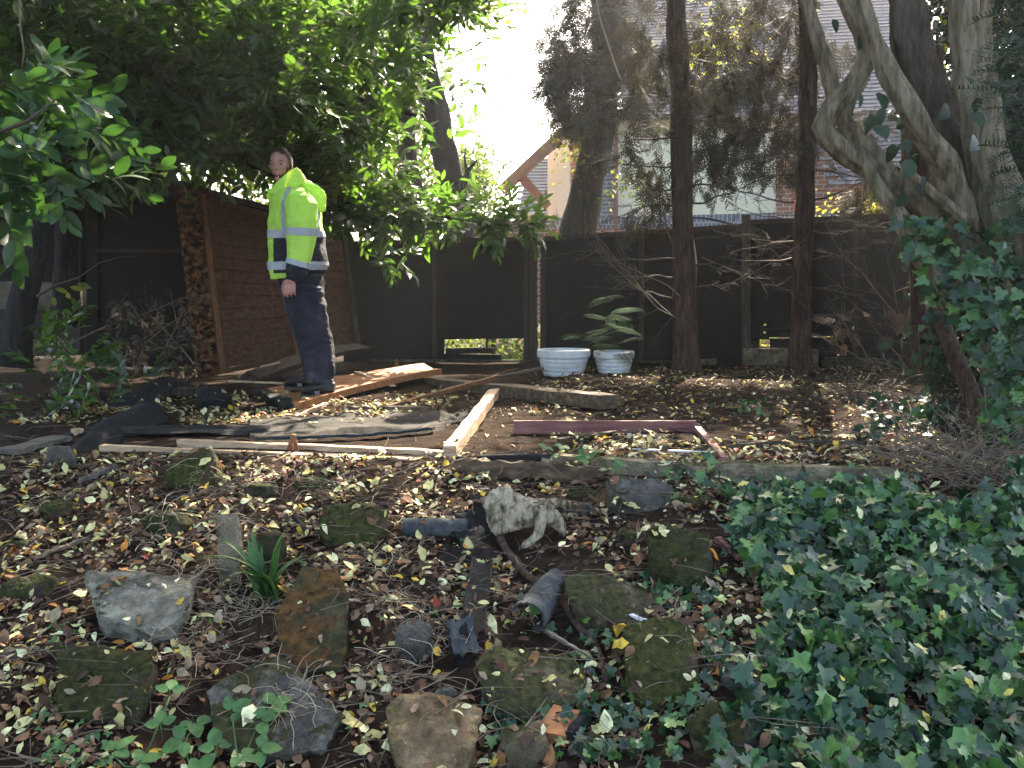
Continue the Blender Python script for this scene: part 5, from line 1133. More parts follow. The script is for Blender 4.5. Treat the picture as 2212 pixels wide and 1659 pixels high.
# pots
def pot(label, px, rim_y, base_y, w_px, Y, seed):
    c = P(px, base_y, Y); c.z = zg(c.x, c.y) - .01; rt = w_px / 2 / FPX * Y; H = (base_y - rim_y) / FPX * Y
    root = empty('plant_pot', c, label, 'plant pot', 'white plant pots by the fence')
    m = MB(); n = 72; prof = [(0, .0), (.70, .0), (.74, .03), (.84, .3), (.9, .55), (.93, .68), (.93, .70), (.99, .72), (1.0, .8), (1.0, .96), (.97, 1.0), (.9, 1.0), (.87, .9), (.8, .55), (0, .55)]
    fine = []
    for (a, b) in zip(prof, prof[1:]):
        k = max(1, int(abs(b[1] - a[1]) * 40));
        for i in range(k): fine.append((a[0] + (b[0] - a[0]) * i / k, a[1] + (b[1] - a[1]) * i / k, len(fine)))
    fine.append((*prof[-1], 0)); half = len(fine)
    for i, (r, z, _) in enumerate(fine):
        for k in range(n):
            a = 2 * math.pi * k / n; rr_ = r
            if .05 < z < .68 and r > .7 and i < half * .55:
                course = int(z / .16); joint = (z % .16) < .02 or ((a / 6.283 * 14 + .5 * (course % 2)) % 1) < .07
                if joint: rr_ -= .045
            m.v.append((c.x + math.cos(a) * rt * rr_, c.y + math.sin(a) * rt * rr_, c.z + z * H))
    for i in range(len(fine) - 1):
        for k in range(n): m.f.append((i * n + k, i * n + (k + 1) % n, (i + 1) * n + (k + 1) % n, (i + 1) * n + k)); m.m.append(0)
    m.build('bowl', M['pot'], root, True)
    m = MB(); m.v = [(c.x + math.cos(6.283 * k / 40) * rt * .86, c.y + math.sin(6.283 * k / 40) * rt * .86, c.z + H * .82 + .006 * math.sin(k * 5)) for k in range(40)] + [(c.x, c.y, c.z + H * .84)]
    m.f = [(k, (k + 1) % 40, 40) for k in range(40)]; m.m = [0] * 40; m.build('compost', M['dirt'], root); return c, rt, H
c1 = pot('wider white brick patterned pot nearest the bright fence slit', 1217, 745, 803, 115, 8.3, 1); c2 = pot('smaller white brick patterned pot with fern fronds to the right', 1326, 753, 803, 88, 8.35, 2)
# fern
def frond(k, L=.36, n=18):
    rr = random.Random(k); V = []; F = []
    for i in range(n):
        t_ = (i + 1) / (n + 1); l = L * .26 * math.sin(math.pi * t_ ** .6) + .01; y = L * t_; z = -.35 * L * t_ * t_ + .25 * L * t_
        for s_ in (-1, 1):
            for j in range(4):
                q = (j + .5) / 4; px_ = s_ * l * q; py_ = y + l * q * .35; ll = l * .13 * (1 - q * .6)
                for e in (-1, 1):
                    i0 = len(V); V += [(px_, py_, z - .1 * l * q), (px_ + s_ * l * .2, py_ + l * .05, z - .1 * l * q), (px_ + s_ * l * .15, py_ + e * ll, z - .12 * l * q)]; F.append((i0, i0 + 1, i0 + 2))
    i0 = len(V); V += [(-.003, 0, 0), (.003, 0, 0), (0, L, -.1 * L)]; F.append((i0, i0 + 1, i0 + 2)); return np.array(V), F
FR_ = [frond(k) for k in range(3)]
def plant(name, label, base, temps, pos, dirs, mat, smin=.8, smax=1.2, cat='plant', nrm=None):
    o = link(name, scatter_mesh(name, [(temps[k % len(temps)][0], temps[k % len(temps)][1], pos[k::len(temps)], dir_frames(dirs[k::len(temps)], np.tile([[0, -.25, 1.]], (len(pos[k::len(temps)]), 1)) if nrm is None else nrm[k::len(temps)]), RNG.uniform(smin, smax, len(pos[k::len(temps)]))) for k in range(len(temps))]), M[mat]); return tag(o, label, cat)
fb = np.array([tuple(c2[0] + Vector((-.05, -.02, c2[2] + .05)))] * 16) + RNG.normal(size=(16, 3)) * [.12, .06, .08] + [0, 0, .06]
fd = np.stack([RNG.uniform(-1.1, .9, 16), RNG.uniform(-.8, .2, 16), RNG.uniform(-.35, .35, 16)], 1)
plant('fern', 'green fern fronds arching out of the smaller white pot', c2[0], FR_, fb, fd, 'fern', .65, 1.0)
fb = np.array([tuple(P(1310, 700, 8.6))] * 13) + RNG.normal(size=(13, 3)) * [.18, .05, .1]; fd = np.stack([RNG.uniform(-1.2, 1.1, 13), RNG.uniform(-.6, .2, 13), RNG.uniform(-.3, .35, 13)], 1)
plant('fern', 'darker taller fern behind the two white pots', c2[0], FR_, fb, fd, 'fern', .65, .95)
fb = np.array([tuple(c2[0] + Vector((.06, -.12, c2[2] + .03))), tuple(c2[0] + Vector((.03, -.13, c2[2] + .0)))]); fd = np.array([[.5, -.6, -.75], [.1, -.5, -.2]])
plant('fern_frond', 'single frond hanging down over the front of the smaller pot', c2[0], FR_, fb, fd, 'fern', .75, .85)
# driftwood root
m = MB(); g0 = G(1130, 1165)
def D_(px, py, dy=0): return P(px, py, g0.y + dy)
m.tube([D_(1056, 1078, .02), D_(1100, 1082, .03), D_(1140, 1092, .03), D_(1175, 1098, .03), D_(1192, 1100, .04)], [.035, .05, .042, .038, .03], 16, step=.02, na=.4)
m.tube([D_(1060, 1070, .02), D_(1070, 1110, .0), D_(1078, 1148, .0)], [.04, .03, .022], 12, step=.02, na=.4)
m.tube([D_(1110, 1090, 0), D_(1118, 1120, -.01), D_(1128, 1138, 0)], [.045, .035, .022], 12, step=.02, na=.4)
m.tube([D_(1068, 1080, .02), D_(1082, 1115, .01), D_(1092, 1150, .0)], [.05, .055, .04], 14, step=.02, na=.4)
m.tube([D_(1100, 1085, .01), D_(1112, 1115, .0), D_(1118, 1142, .0)], [.05, .05, .035], 14, step=.02, na=.4)
m.tube([D_(1130, 1095, .0), D_(1140, 1115, -.01), D_(1144, 1132, 0)], [.042, .038, .025], 14, step=.02, na=.4)
m.tube([D_(1150, 1095, -.02), D_(1166, 1120, -.04), D_(1164, 1150, -.05), D_(1146, 1172, -.06), D_(1112, 1194, -.07)], [.04, .024, .021, .019, .009], 12, step=.02, na=.2)
m.tube([D_(1170, 1095, -.01), D_(1190, 1115, -.02), D_(1208, 1138, -.02), D_(1222, 1156, -.02)], [.045, .034, .024, .012], 12, step=.02, na=.3)
m.tube([D_(1180, 1092, .05), D_(1205, 1087, .06), D_(1232, 1090, .07)], [.03, .022, .02], 12, step=.02, na=.2)
me = remeshed(m.mesh('root'), .004, 0, lambda c: .01 * noise.noise(c * 16) - .014 * abs(noise.noise(Vector((c.x * 34, c.y * 34, c.z * 9)))) + .004 * noise.noise(Vector((c.x * 110, c.y * 110, c.z * 30))))
drift = solid(tag(link('driftwood_root', me, M['drift'], None, True), 'pale weathered tree root standing on bent root legs at centre', 'tree root'))
rock('dark rotten stump end at the left of the pale root', 1018, 1066, 1062, 1130, 'dirt', 41, name='rotten_stump', cat='stump')
rock('mossy cap on the ground behind the pale root', 1060, 1110, 1050, 1078, 'rock_moss', 42, dep=.5, cat='moss')
# curled felt and bark gutters
def gutter_shape(label, a, b, rad, arc, mat, name='felt_roll', axis_roll=0.0, thick=.006, taper=1.0, ridge=0.0, na=.12):
    a, b = Vector(a), Vector(b); d = (b - a).normalized(); sd = d.cross(Vector((0, 0, 1))).normalized(); u = sd.cross(d); m = MB(); sgn = 1
    def fn(q, t):
        an = (q - .5) * arc + axis_roll; r = rad * (1 + (taper - 1) * t) * (1 + na * noise.noise(Vector((q * 3, t * 5, rad * 90)))) 
        e = .012 * noise.noise(Vector((q * 14, (t > .5) * 9, 3))) if t in (0, 1) else 0
        return a.lerp(b, t) + sd * (math.sin(an) * r) + u * (math.cos(an) * r) + d * e
    n1 = 18; m.grid(n1, 24, fn); o = len(m.v)
    v2 = []
    for j in range(25):
        for i in range(n1 + 1):
            an = (i / n1 - .5) * arc + axis_roll; v2.append(Vector(m.v[j * (n1 + 1) + i]) - (sd * math.sin(an) + u * math.cos(an)) * thick)
    f2 = [tuple(reversed([x + 0 for x in f])) for f in m.f]; m.add(v2, f2)
    for j in range(24):
        for i in (0, n1): p, q = j * (n1 + 1) + i, (j + 1) * (n1 + 1) + i; m.f.append((p, q, q + o, p + o)); m.m.append(0)
    for j in (0, 24):
        for i in range(n1): p = j * (n1 + 1) + i; m.f.append((p, p + 1, p + 1 + o, p + o)); m.m.append(0)
    return single(m, name, mat, label, 'roofing felt', smooth=False)
gutter_shape('charcoal mineral felt tube lying left of the pale root', G(868, 1162) + Vector((0, .02, .035)), G(1008, 1160) + Vector((0, .02, .03)), .036, 5.0, 'felt')
gutter_shape('long brown felt gutter lying end on below the pale root', G(1022, 1392) + Vector((0, 0, .065)), G(1044, 1238) + Vector((0, 0, .065)), .042, 2.4, 'felt_pale', axis_roll=3.3, thick=.007)
gutter_shape('grey curled felt offcut resting on a rock at bottom centre', G(1140, 1425) + Vector((0, .02, .12)), G(1202, 1290) + Vector((0, 0, .07)), .058, 3.2, 'felt', axis_roll=.35, taper=.55)
plank('flat pale edge of the curled felt offcut', G(1163, 1432) + Vector((0, .0, .10)), G(1212, 1300) + Vector((0, 0, .06)), .035, .008, 'felt_pale', 'felt_edge', cat='roofing felt', wob=.003)
torn('black felt scrap hanging into the pit at bottom centre', 992, 1432, 50, 80, 'felt_dark', 21, .9, lift=.05, curl=.3, rot=.4)
torn('blue black felt scrap above the small grey stone', 1000, 1420, 60, 90, 'felt', 22, .6, lift=.07, rot=.3)
torn('dark brown bark slab below the rotten stump', 1052, 1150, 50, 170, 'felt_dark', 23, .7, lift=.03, name='bark_slab', rot=.15)
torn('second dark bark slab leaning left of the driftwood', 1010, 1160, 70, 110, 'felt_dark', 24, .5, lift=.03, name='bark_slab', rot=.5)
torn('thin dark bark sheet above the brown felt gutter', 1010, 1212, 130, 60, 'dirt', 25, .3, lift=.02, name='bark_slab')
torn('small dark slate fragment right of the orange block', 1265, 1626, 80, 60, 'rock_slate', 26, .3, lift=.03, name='slate_fragment', thin=.012)
m = MB(); m.bar(G(1030, 1130) + Vector((0, 0, .09)), G(1065, 1090) + Vector((0, -.04, .02)), .03, .01, nseg=8, wob=.003); single(m, 'bark_strip', 'red_wood', 'reddish splinter leaning inside the hollow of the pale root', 'bark')
# orange sawn block
a_, b_, c_, d_ = G(1156, 1612), G(1222, 1626), G(1262, 1572), G(1196, 1556)
m = MB(); up = Vector((0, 0, .045)); lo = Vector((0, 0, .015)); m.box8([a_ + lo, b_ + lo, c_ + lo, d_ + lo, a_ + up, b_ + up, c_ + up, d_ + up]); me = roughen(m.mesh('b'), 6, .002, 30)
solid(tag(link('wood_block', me, M['orange_ply']), 'flat sawn orange wood block at bottom centre right', 'wood block'))
m = MB(); m.bar(b_ + lo * 1.5 + Vector((.008, 0, .012)), c_ + lo * 1.5 + Vector((.008, 0, .012)), .02, .045, nseg=10, wob=.003); single(m, 'charred_edge', 'felt_dark', 'black charred strip along the right side of the orange block', 'charred wood')
# red brown root stick
m = MB(); m.tube([G(1080, 1178) + Vector((0, 0, .03)), G(1100, 1215) + Vector((0, 0, .03)), G(1140, 1262) + Vector((0, 0, .03)), G(1205, 1300) + Vector((0, 0, .03)), G(1240, 1360) + Vector((0, 0, .03)), G(1290, 1420) + Vector((0, 0, .025)), G(1310, 1490) + Vector((0, 0, .02))], [.014, .013, .012, .012, .011, .01, .008], 10, step=.02, na=.15)
single(m, 'long_root', 'bark_red', 'long reddish brown curved root running down past the curled felt', 'root', smooth=True)
plank('white pointed stick right of the curled felt', G(1262, 1322) + Vector((0, 0, .05)), G(1398, 1376) + Vector((0, 0, .05)), .012, .008, 'pot', 'stick', wob=.002, cat='stick')
plank('pale tapering stick on the mottled rock', G(1170, 1420) + Vector((0, 0, .09)), G(1268, 1466) + Vector((0, 0, .07)), .014, .008, 'fence_grey', 'stick', wob=.002, cat='stick', taper=.3)
plank('thin red twig among leaves right of the soil patch', G(1330, 1190) + Vector((0, 0, .02)), G(1420, 1172) + Vector((0, 0, .02)), .01, .01, 'bark_red', 'stick', wob=.003, cat='stick')
plank('red brown root piece at the edge of the ivy', G(1548, 1180) + Vector((0, 0, .03)), G(1600, 1225) + Vector((0, 0, .03)), .022, .015, 'red_wood', 'stick', wob=.003, cat='stick')
plank('dark diagonal stick right of the strappy plant', G(635, 1128) + Vector((0, 0, .03)), G(668, 1170) + Vector((0, 0, .03)), .014, .012, 'bark_dark', 'stick', wob=.003, cat='stick')
plank('pale stripped bark on the ground above the left edge rock', G(75, 1222) + Vector((0, 0, .03)), G(190, 1180) + Vector((0, 0, .03)), .02, .01, 'twig', 'bark_strip', wob=.004, cat='bark')
# hanging rope-like vine from above
m = MB(); m.tube([P(1285, -60, 6), P(1292, 20, 6), P(1312, 90, 6), P(1334, 155, 6), P(1341, 172, 6)], [.006] * 4 + [.004], 6, step=.05, na=.2); tag(m.build('hanging_vine', M['pale_wood'], smooth=True), 'pale vine dangling from the top in front of the sky', 'vine')
m = MB(); m.tube([P(38, -40, 3.6), P(44, 60, 3.6), P(52, 110, 3.6), P(48, 145, 3.6)], [.004] * 4, 6, step=.05, na=.2); tag(m.build('hanging_vine', M['twig'], smooth=True), 'thin brown vine hanging at the upper left corner', 'vine')
# orange clothes-peg like splinter standing on the batten
m = MB(); m.bar(P(624, 972, 4.15), P(634, 938, 4.15), .02, .012, up=(0, -1, 0), nseg=6, wob=.003); m.bar(P(640, 975, 4.15), P(636, 940, 4.15), .018, .012, up=(0, -1, 0), nseg=6, wob=.003); single(m, 'split_splinter', 'rust_wood', 'forked orange splinter standing up in front of the battens', 'splinter')
# ================================================================== PLANTS ON THE BED, LITTER
allv = []; allf = []
for vs, fs in SOLID:
    b = len(allv); allv.extend(vs); allf.extend([tuple(b + i for i in f) for f in fs])
BV = BVHTree.FromPolygons(allv, allf)
def drop(x, y, top=1.2):
    h = BV.ray_cast(Vector((x, y, top)), Vector((0, 0, -1)))
    global HIT; HIT = h[2] if h[2] is not None else -1
    return h[0], h[1]
NG = len(GROUND_F)
def clumpk(x, y): return random.random() < .55 + 1.3 * noise.noise(Vector((x * 3.2, y * 3.2, 2))) + .9 * noise.noise(Vector((x * 9, y * 9, 8)))
def drop_many(xy, lift=(.004, .012), maxz=.5, flat=.35, on_rock=.1):
    P_, N_ = [], []
    for x, y in xy:
        if not clumpk(x, y): continue
        q, n = drop(x, y)
        if q is None or q.z > maxz: continue
        if n.z < 0: n = -n
        if n.z < flat: continue
        if HIT >= NG and random.random() > on_rock: continue
        P_.append(q + n * random.uniform(*lift)); N_.append(n)
    return np.array(P_), np.array(N_)
def ground_px(n, x0, x1, y0, y1):
    """points spread evenly over the picture area, on the ground"""
    o = []
    for a, b in zip(RNG.uniform(x0, x1, n), RNG.uniform(y0, y1, n)): q = G(a, b); o.append((q.x, q.y))
    return np.array(o)
def area(n, x0, x1, y0, y1): return np.stack([RNG.uniform(x0, x1, n), RNG.uniform(y0, y1, n)], 1)
def crumple(t, k, a=.09):
    rr = random.Random(k); v = t[0].copy(); v += np.array([[rr.uniform(-a, a) * .6, rr.uniform(-a, a) * .6, rr.uniform(-a, a) * 1.3] for _ in v]); return v, t[1]
LF = [crumple(leaf_t(.55, .3, -.5, 5, .4), 3), crumple(leaf_t(.7, .1, .6, 5, .5), 4, .12), crumple(leaf_t(.45, .5, .9, 5, .45), 5), crumple(leaf_t(.3, .3, .2, 4, .5), 6), crumple(leaf_t(.6, .05, .05, 4, .42), 7, .06), leaf_t(.5, .12, .12, 4, .45), leaf_t(.42, .25, .35, 4, .4), leaf_t(.62, -.15, -.2, 4, .42), leaf_t(.36, .3, .5, 4, .5)]
def in_ivy(x, y):
    return x > (.62 + .25 * math.sin(y * 3.1 + 1) + .08 * noise.noise(Vector((x * 5, y * 5, 0)))) * y / 3.0 * (1.32) - .1 * (y < 2.6) and y < 3.5
def fallen(name, mat, xy, s0, s1, label, tilt=.35, lift=(.004, .014), keep=None, on_rock=.1):
    p, n = drop_many(xy, lift, on_rock=on_rock)
    if keep is not None: k = np.array([keep(*q) for q in p]); p, n = p[k], n[k]
    nr = n + unit(len(p)) * tilt; fl = RNG.uniform(0, 1, len(p)) < .3; rot = frames(nr, RNG.uniform(0, 6.283, len(p))); sc = s0 + (s1 - s0) * RNG.uniform(0, 1, len(p)) ** 1.6; NL = len(LF); w_ = RNG.integers(0, NL, len(p))
    o = link(name, scatter_mesh(name, [(LF[k][0], LF[k][1], p[w_ == k], rot[w_ == k], sc[w_ == k]) for k in range(NL)]), M[mat]); return tag(o, label, 'leaves', kind='stuff')
def notsoil(x, y, z):
    # bare soil patch right of the root; sparse on felt
    q = (x - .19) / .17; r = (y - 3.02) / .13
    return q * q + r * r > 1 or random.random() < .12
def litter_keep(x, y, z):
    if not notsoil(x, y, z): return False
    if y > 3.95 and x < .3: # platform left: patchy
        d = noise.noise(Vector((x * 1.5, y * 1.5, 4)))
        if 4.05 < y < 5.0: return random.random() < .14
        if y > 6.6: return random.random() < .2
        return random.random() < .75 + d
    return True
def around_rocks(n):
    o = []
    for ob in [q for q in bpy.data.objects if q.name.startswith(('rock', 'edging_stone'))]:
        co = np.array([tuple(v.co) for v in ob.data.vertices]); c = np.array(ob.location); lo, hi = co.min(0), co.max(0); cx, cy_ = (lo[0] + hi[0]) / 2 + c[0], (lo[1] + hi[1]) / 2 + c[1]
        for _ in range(n):
            a = random.uniform(0, 6.283); r = random.uniform(.95, 1.35); o.append((cx + math.cos(a) * (hi[0] - lo[0]) / 2 * r, cy_ + math.sin(a) * (hi[1] - lo[1]) / 2 * r))
    return np.array(o)
tagd = fallen('drifted_leaves', 'humus', around_rocks(70), .02, .05, 'brown leaves drifted against the bases of the rocks', .9, (.004, .03), None, 0.2)
tagd = fallen('drifted_pale_leaves', 'litter', around_rocks(16), .02, .05, 'pale leaves caught against the rocks', .7, (.008, .03), None, 0.2)
fallen('leaf_humus', 'humus', np.concatenate([area(28000, -2.4, 2.2, 1.9, 4.05), area(11000, -.3, 4.6, 3.6, 8.9), area(5500, -3.6, -.2, 4.8, 6.8)]), .012, .05, 'rotting brown leaf mould covering the ground', .5, (.0, .012), litter_keep)
fallen('fallen_leaves', 'litter', np.concatenate([area(8000, -2.3, 1.0, 1.95, 4.05), area(4300, .1, 4.4, 3.6, 8.8), area(2000, .1, 2.6, 3.6, 4.6), area(3800, -2.9, -.4, 4.9, 6.5), area(160, -2, .2, 4, 8), area(160, .6, 2.0, 1.9, 3.4)]), .018, .062, 'scattered yellow ochre and brown fallen leaves', .45, (.006, .022), litter_keep, on_rock=.2)
# twigs and dry straw on the bed
def sticks(name, mat, xy, l0, l1, r, label, up=.15, curve=.3, keep=None, maxz=.5):
    m = MB(); 
    for x, y in xy:
        q, n = drop(x, y)
        if q is None or q.z > maxz: continue
        if keep and not keep(x, y, 0): continue
        a = random.uniform(0, 6.283); l = random.uniform(l0, l1); d = Vector((math.cos(a), math.sin(a) * .9, random.uniform(-.05, up)));
        p0 = q + Vector((0, 0, .006)); k = Vector((random.uniform(-1, 1), random.uniform(-1, 1), random.uniform(0, .6))) * l * curve
        p1 = p0 + d * l * .5 + k * .5; p2 = p0 + d * l
        for p in (p1, p2): p.z = max(p.z, zg(p.x, p.y) + .006)
        rr_ = r * random.uniform(.6, 1.5); m.tube([p0, p1, p2], [rr_, rr_ * .8, rr_ * .4], 3, cap=False)
    o = m.build(name, M[mat]); return tag(o, label, 'twigs', kind='stuff')
sticks('dry_twigs', 'twig', np.concatenate([area(1500, -2.3, 1.1, 2.0, 4.0), area(800, .2, 4, 3.7, 8.5), area(120, -2.6, 0, 4, 6.3)]), .06, .24, .0016, 'thin dry twigs lying over the bed', keep=lambda x, y, z: notsoil(x, y, z))
sticks('brown_roots', 'bark_mid', area(110, -2.2, 1.2, 2.0, 4.2), .08, .26, .0026, 'reddish brown sticks scattered among the leaves')
def tuft(spots, n, l0, l1, name, mat, label, curl=1.0, r=.0011):
    m = MB()
    for (px, py, sp_) in spots:
        c = G(px, py)
        for k in range(n):
            x, y = c.x + random.gauss(0, sp_), c.y + random.gauss(0, sp_ * .7); q, nn = drop(x, y)
            if q is None: continue
            a = random.uniform(0, 6.283); l = random.uniform(l0, l1); pts = [q]; d = Vector((math.cos(a), math.sin(a), random.uniform(.1, 1)))
            for j in range(4):
                d = (d + Vector((random.uniform(-1, 1), random.uniform(-1, 1), random.uniform(-.8, .2))) * curl * .6).normalized(); pts.append(pts[-1] + d * l / 4)
            for p in pts: p.z = max(p.z, zg(p.x, p.y) + .004)
            m.tube(pts, [r] * 5, 3, cap=False)
    return tag(m.build(name, M[mat]), label, 'dry grass', kind='stuff')
tuft([(440, 1330, .05), (480, 1300, .05), (500, 1230, .05), (420, 1400, .05), (560, 1320, .04), (880, 1300, .06), (930, 1380, .05), (800, 1210, .06), (430, 1060, .04), (520, 1060, .04), (330, 1150, .05), (700, 1060, .05), (860, 1460, .05), (640, 1560, .04)], 45, .05, .16, 'dry_grass', 'straw', 'tangled straw coloured dry grass between the rocks', 1.0, .0009)
tuft([(2070, 985, .16), (2160, 1010, .16), (2190, 960, .12), (2100, 1040, .14), (2020, 1010, .12)], 120, .12, .4, 'twig_pile', 'twig', 'loose pile of dry brown twigs at the foot of the right hand stems', .8, .0022)
tuft([(1860, 830, .35), (1930, 850, .3), (1790, 860, .3)], 60, .2, .5, 'twig_pile', 'twig_dark', 'dead conifer twigs heaped against the fence at right', .8, .003)
# brush: brown spray fans at right, dry leaf pile at left
def brush(label, name, spec, mat, temps, dirs, smin=.7, smax=1.2):
    p = np.concatenate(spec); o = link(name, scatter_mesh(name, sprig_parts(p, temps, unit(len(p)) * .7 + np.array(dirs), smin, smax, .3)), M[mat]); return tag(o, label, 'brush')
def bare(label, name, roots, mat, seed):
    rr = random.Random(seed); root = empty(name, roots[0][0], label, 'brush')
    for k, (p, d, L_) in enumerate(roots): side_twigs(root, p, d, L_, .008, mat, rr.uniform(-.1, .2), 9, 'branch', seed * 7 + k)
    return root
brush('pinkish brown dead conifer sprays sticking up before the shaded right trunk', 'dead_sprays', [px_box(9, 1795, 1870, 660, 780, 7.2, 7.9), px_box(9, 1880, 1980, 660, 780, 7.2, 8)], 'brown_spray', SPYs, (-.4, -.2, .6), .7, 1.1)
bare('bare grey dead branches fanned out at the foot of the shaded right trunk', 'dead_branches', [(P(1960, 800, 7.6), (-.9, -.2, .9), 1.0), (P(1940, 800, 7.6), (-1, 0, .3), .9), (P(1980, 800, 7.5), (-.5, -.3, 1.1), 1.1), (P(1900, 800, 7.6), (-.7, -.2, .7), .8), (P(1990, 790, 7.2), (-.2, -.2, 1), 1), (P(1960, 700, 7.4), (-1, 0, .9), 1), (P(2000, 760, 7), (.5, -.2, .8), .7)], 'twig', 5)
bare('pale bare twigs reaching across the fence left of the thickest straight trunk', 'bare_twigs', [(P(1500, 720, 8.5), (-1, -.1, .75), 1.3), (P(1470, 640, 8.4), (-1, -.1, .55), 1.0), (P(1460, 690, 8.5), (-1, 0, .9), 1.0), (P(1400, 640, 8.6), (-.9, 0, .9), .8), (P(1520, 560, 8.5), (1, -.1, -.3), .9), (P(1540, 500, 8.5), (1, -.1, -.25), 1.0), (P(1560, 620, 8.5), (1, -.1, .4), .8)], 'twig', 9)
bare('long dry branches arching over the dark pile at left', 'dry_branches', [(P(150, 735, 7.4), (1, -.1, .32), 1.3), (P(250, 780, 7.5), (.9, -.1, .5), .9), (P(330, 800, 7.5), (.6, -.1, .9), .8), (P(300, 760, 7.4), (1, 0, .2), .8), (P(420, 790, 7.6), (-.6, 0, .8), .8)], 'twig', 12)
dl = np.concatenate([clumped(px_box(90, 240, 420, 640, 800, 7.2, 7.9), 3, -.1)]); M['dead_leaf'] = leafmat('dead_leaf', [(0, (.03, .022, .016)), (1, (.14, .105, .075))], .8, .1, None, .2)
link('leaves', scatter_mesh('dl', sprig_parts(dl, SPR, unit(len(dl)) * .5 + np.array([0, 0, -1.]), .45, .8)), M['dead_leaf'], bpy.data.objects['dry_branches'])
sh = np.concatenate([px_box(34, 40, 320, 740, 860, 5.8, 7.2), px_box(14, 60, 250, 860, 930, 5.2, 6), px_box(14, 100, 170, 700, 760, 6.5, 7)])
o = tag(link('laurel_shrub', scatter_mesh('laurel_shrub', sprig_parts(sh, SPR, unit(len(sh)) * .8 + np.array([.1, -.3, .2]), .7, 1.0)), M['laurel']), 'low dark laurel seedlings growing at left below the fence gap', 'shrub')
# strappy plant
def strap(c, k, L_, a, lean):
    m = MB(); d = Vector((math.cos(a), math.sin(a), 0)); pts = []
    for i in range(9): t_ = i / 8; pts.append(c + d * (lean * L_ * t_ ** 1.8) + Vector((0, 0, L_ * (t_ - .45 * lean * t_ ** 3))))
    sd = d.cross(Vector((0, 0, 1))); vs = []
    for i, p in enumerate(pts): w_ = .012 * math.sin(math.pi * (.12 + .88 * i / 8) ** .9) + .001; vs += [p - sd * w_ + Vector((0, 0, w_ * .5)), p, p + sd * w_ + Vector((0, 0, w_ * .5))]
    fs = [q for i in range(8) for q in ((i * 3, i * 3 + 1, i * 3 + 4, i * 3 + 3), (i * 3 + 1, i * 3 + 2, i * 3 + 5, i * 3 + 4))]; return vs, fs
m = MB(); sc_ = G(578, 1296)
for k in range(26):
    a = random.uniform(0, 6.283) if k > 12 else random.uniform(2.0, 4.2); m.add(*strap(sc_ + Vector((random.gauss(0, .018), random.gauss(0, .015), -.01)), k, random.uniform(.13, .3), a, random.uniform(.15, .85)))
tag(m.build('strappy_plant', M['strap'], smooth=True), 'clump of green strap shaped leaves in front of the upright stone', 'plant')
# bramble sprays
BT = leaf_t(.72, .1, .12, 6, .42)
def serrate(t):
    v, f = t; v = v.copy(); return v, f
def trio(k):
    rr = random.Random(k); it = []
    for a, s_ in ((0, 1), (R(75), .8), (R(-75), .8)): it.append((*BT, rotm('Z', a) @ Matrix.Translation((0, .1, 0)) @ rotm('X', R(rr.uniform(-15, 15))) @ Matrix.Scale(s_, 4)))
    it.append((*twig_t([(0, -.8, -.3), (0, -.3, -.06), (0, .1, 0)], [.012, .012, .01]), Matrix.Identity(4))); return merge_t(it)
TR3 = [trio(k) for k in range(3)]
def leafy(label, name, pxs, s0, s1, mat, h=(.04, .12), temps=TR3, cat='plant', nn=(0, -.35, 1)):
    p = []
    for (x, y) in pxs: q = G(x, y); p.append((q.x, q.y, q.z + random.uniform(*h)))
    if name == 'bramble': stems = MB(); stems.tube([Vector(q) - Vector((0, 0, .012)) for q in sorted(p)], [.0022] * len(p), 4, step=.03); sv = (np.array(stems.v), stems.f, np.zeros((1, 3)), np.eye(3)[None], np.ones(1))
    p = np.array(p); rot = frames(np.tile([nn], (len(p), 1)) + unit(len(p)) * .35, RNG.uniform(0, 6.283, len(p))); k = len(temps)
    return tag(link(name, scatter_mesh(name, [(temps[i][0], temps[i][1], p[i::k], rot[i::k], RNG.uniform(s0, s1, len(p[i::k]))) for i in range(k)] + ([sv] if name == 'bramble' else [])), M[mat]), label, cat, kind='stuff' if name == 'weeds' else None)
leafy('large green bramble leaves at the bottom left corner', 'bramble', [(420, 1590), (400, 1650), (500, 1600), (560, 1610), (350, 1640), (470, 1660), (520, 1700), (590, 1580), (300, 1680), (430, 1720), (370, 1560), (560, 1680), (250, 1700)], .045, .062, 'bramble', (.03, .1))
leafy('small green bramble with cobwebs above the grey rock', 'bramble', [(1180, 1030), (1205, 1050), (1250, 1055), (1270, 1060), (1290, 1050), (1310, 1062), (1215, 1030), (1262, 1040), (1330, 1070)], .04, .055, 'bramble', (.08, .16))
gs = [G(x, y) for x, y in [(random.uniform(60, 400), random.uniform(1500, 1659)) for _ in range(26)]]
leafy('little lobed green weeds sprouting at lower left', 'weeds', [(random.uniform(70, 330), random.uniform(1520, 1680)) for _ in range(34)] + [(random.uniform(110, 160), random.uniform(1340, 1420)) for _ in range(8)], .014, .024, 'bramble', (.01, .03))
leafy('tiny green seedlings scattered over the middle of the bed', 'weeds', [(random.uniform(380, 1350), random.uniform(1050, 1650)) for _ in range(36)] + [(1000, 1180), (985, 1190), (1000, 1205), (1245, 1440), (1460, 1540), (1380, 1020)], .012, .022, 'strap', (.01, .04))
leafy('small green maple seedlings along the edging slab', 'weeds', [(random.uniform(1500, 1950), random.uniform(1060, 1100)) for _ in range(22)], .02, .035, 'bramble', (.02, .06))
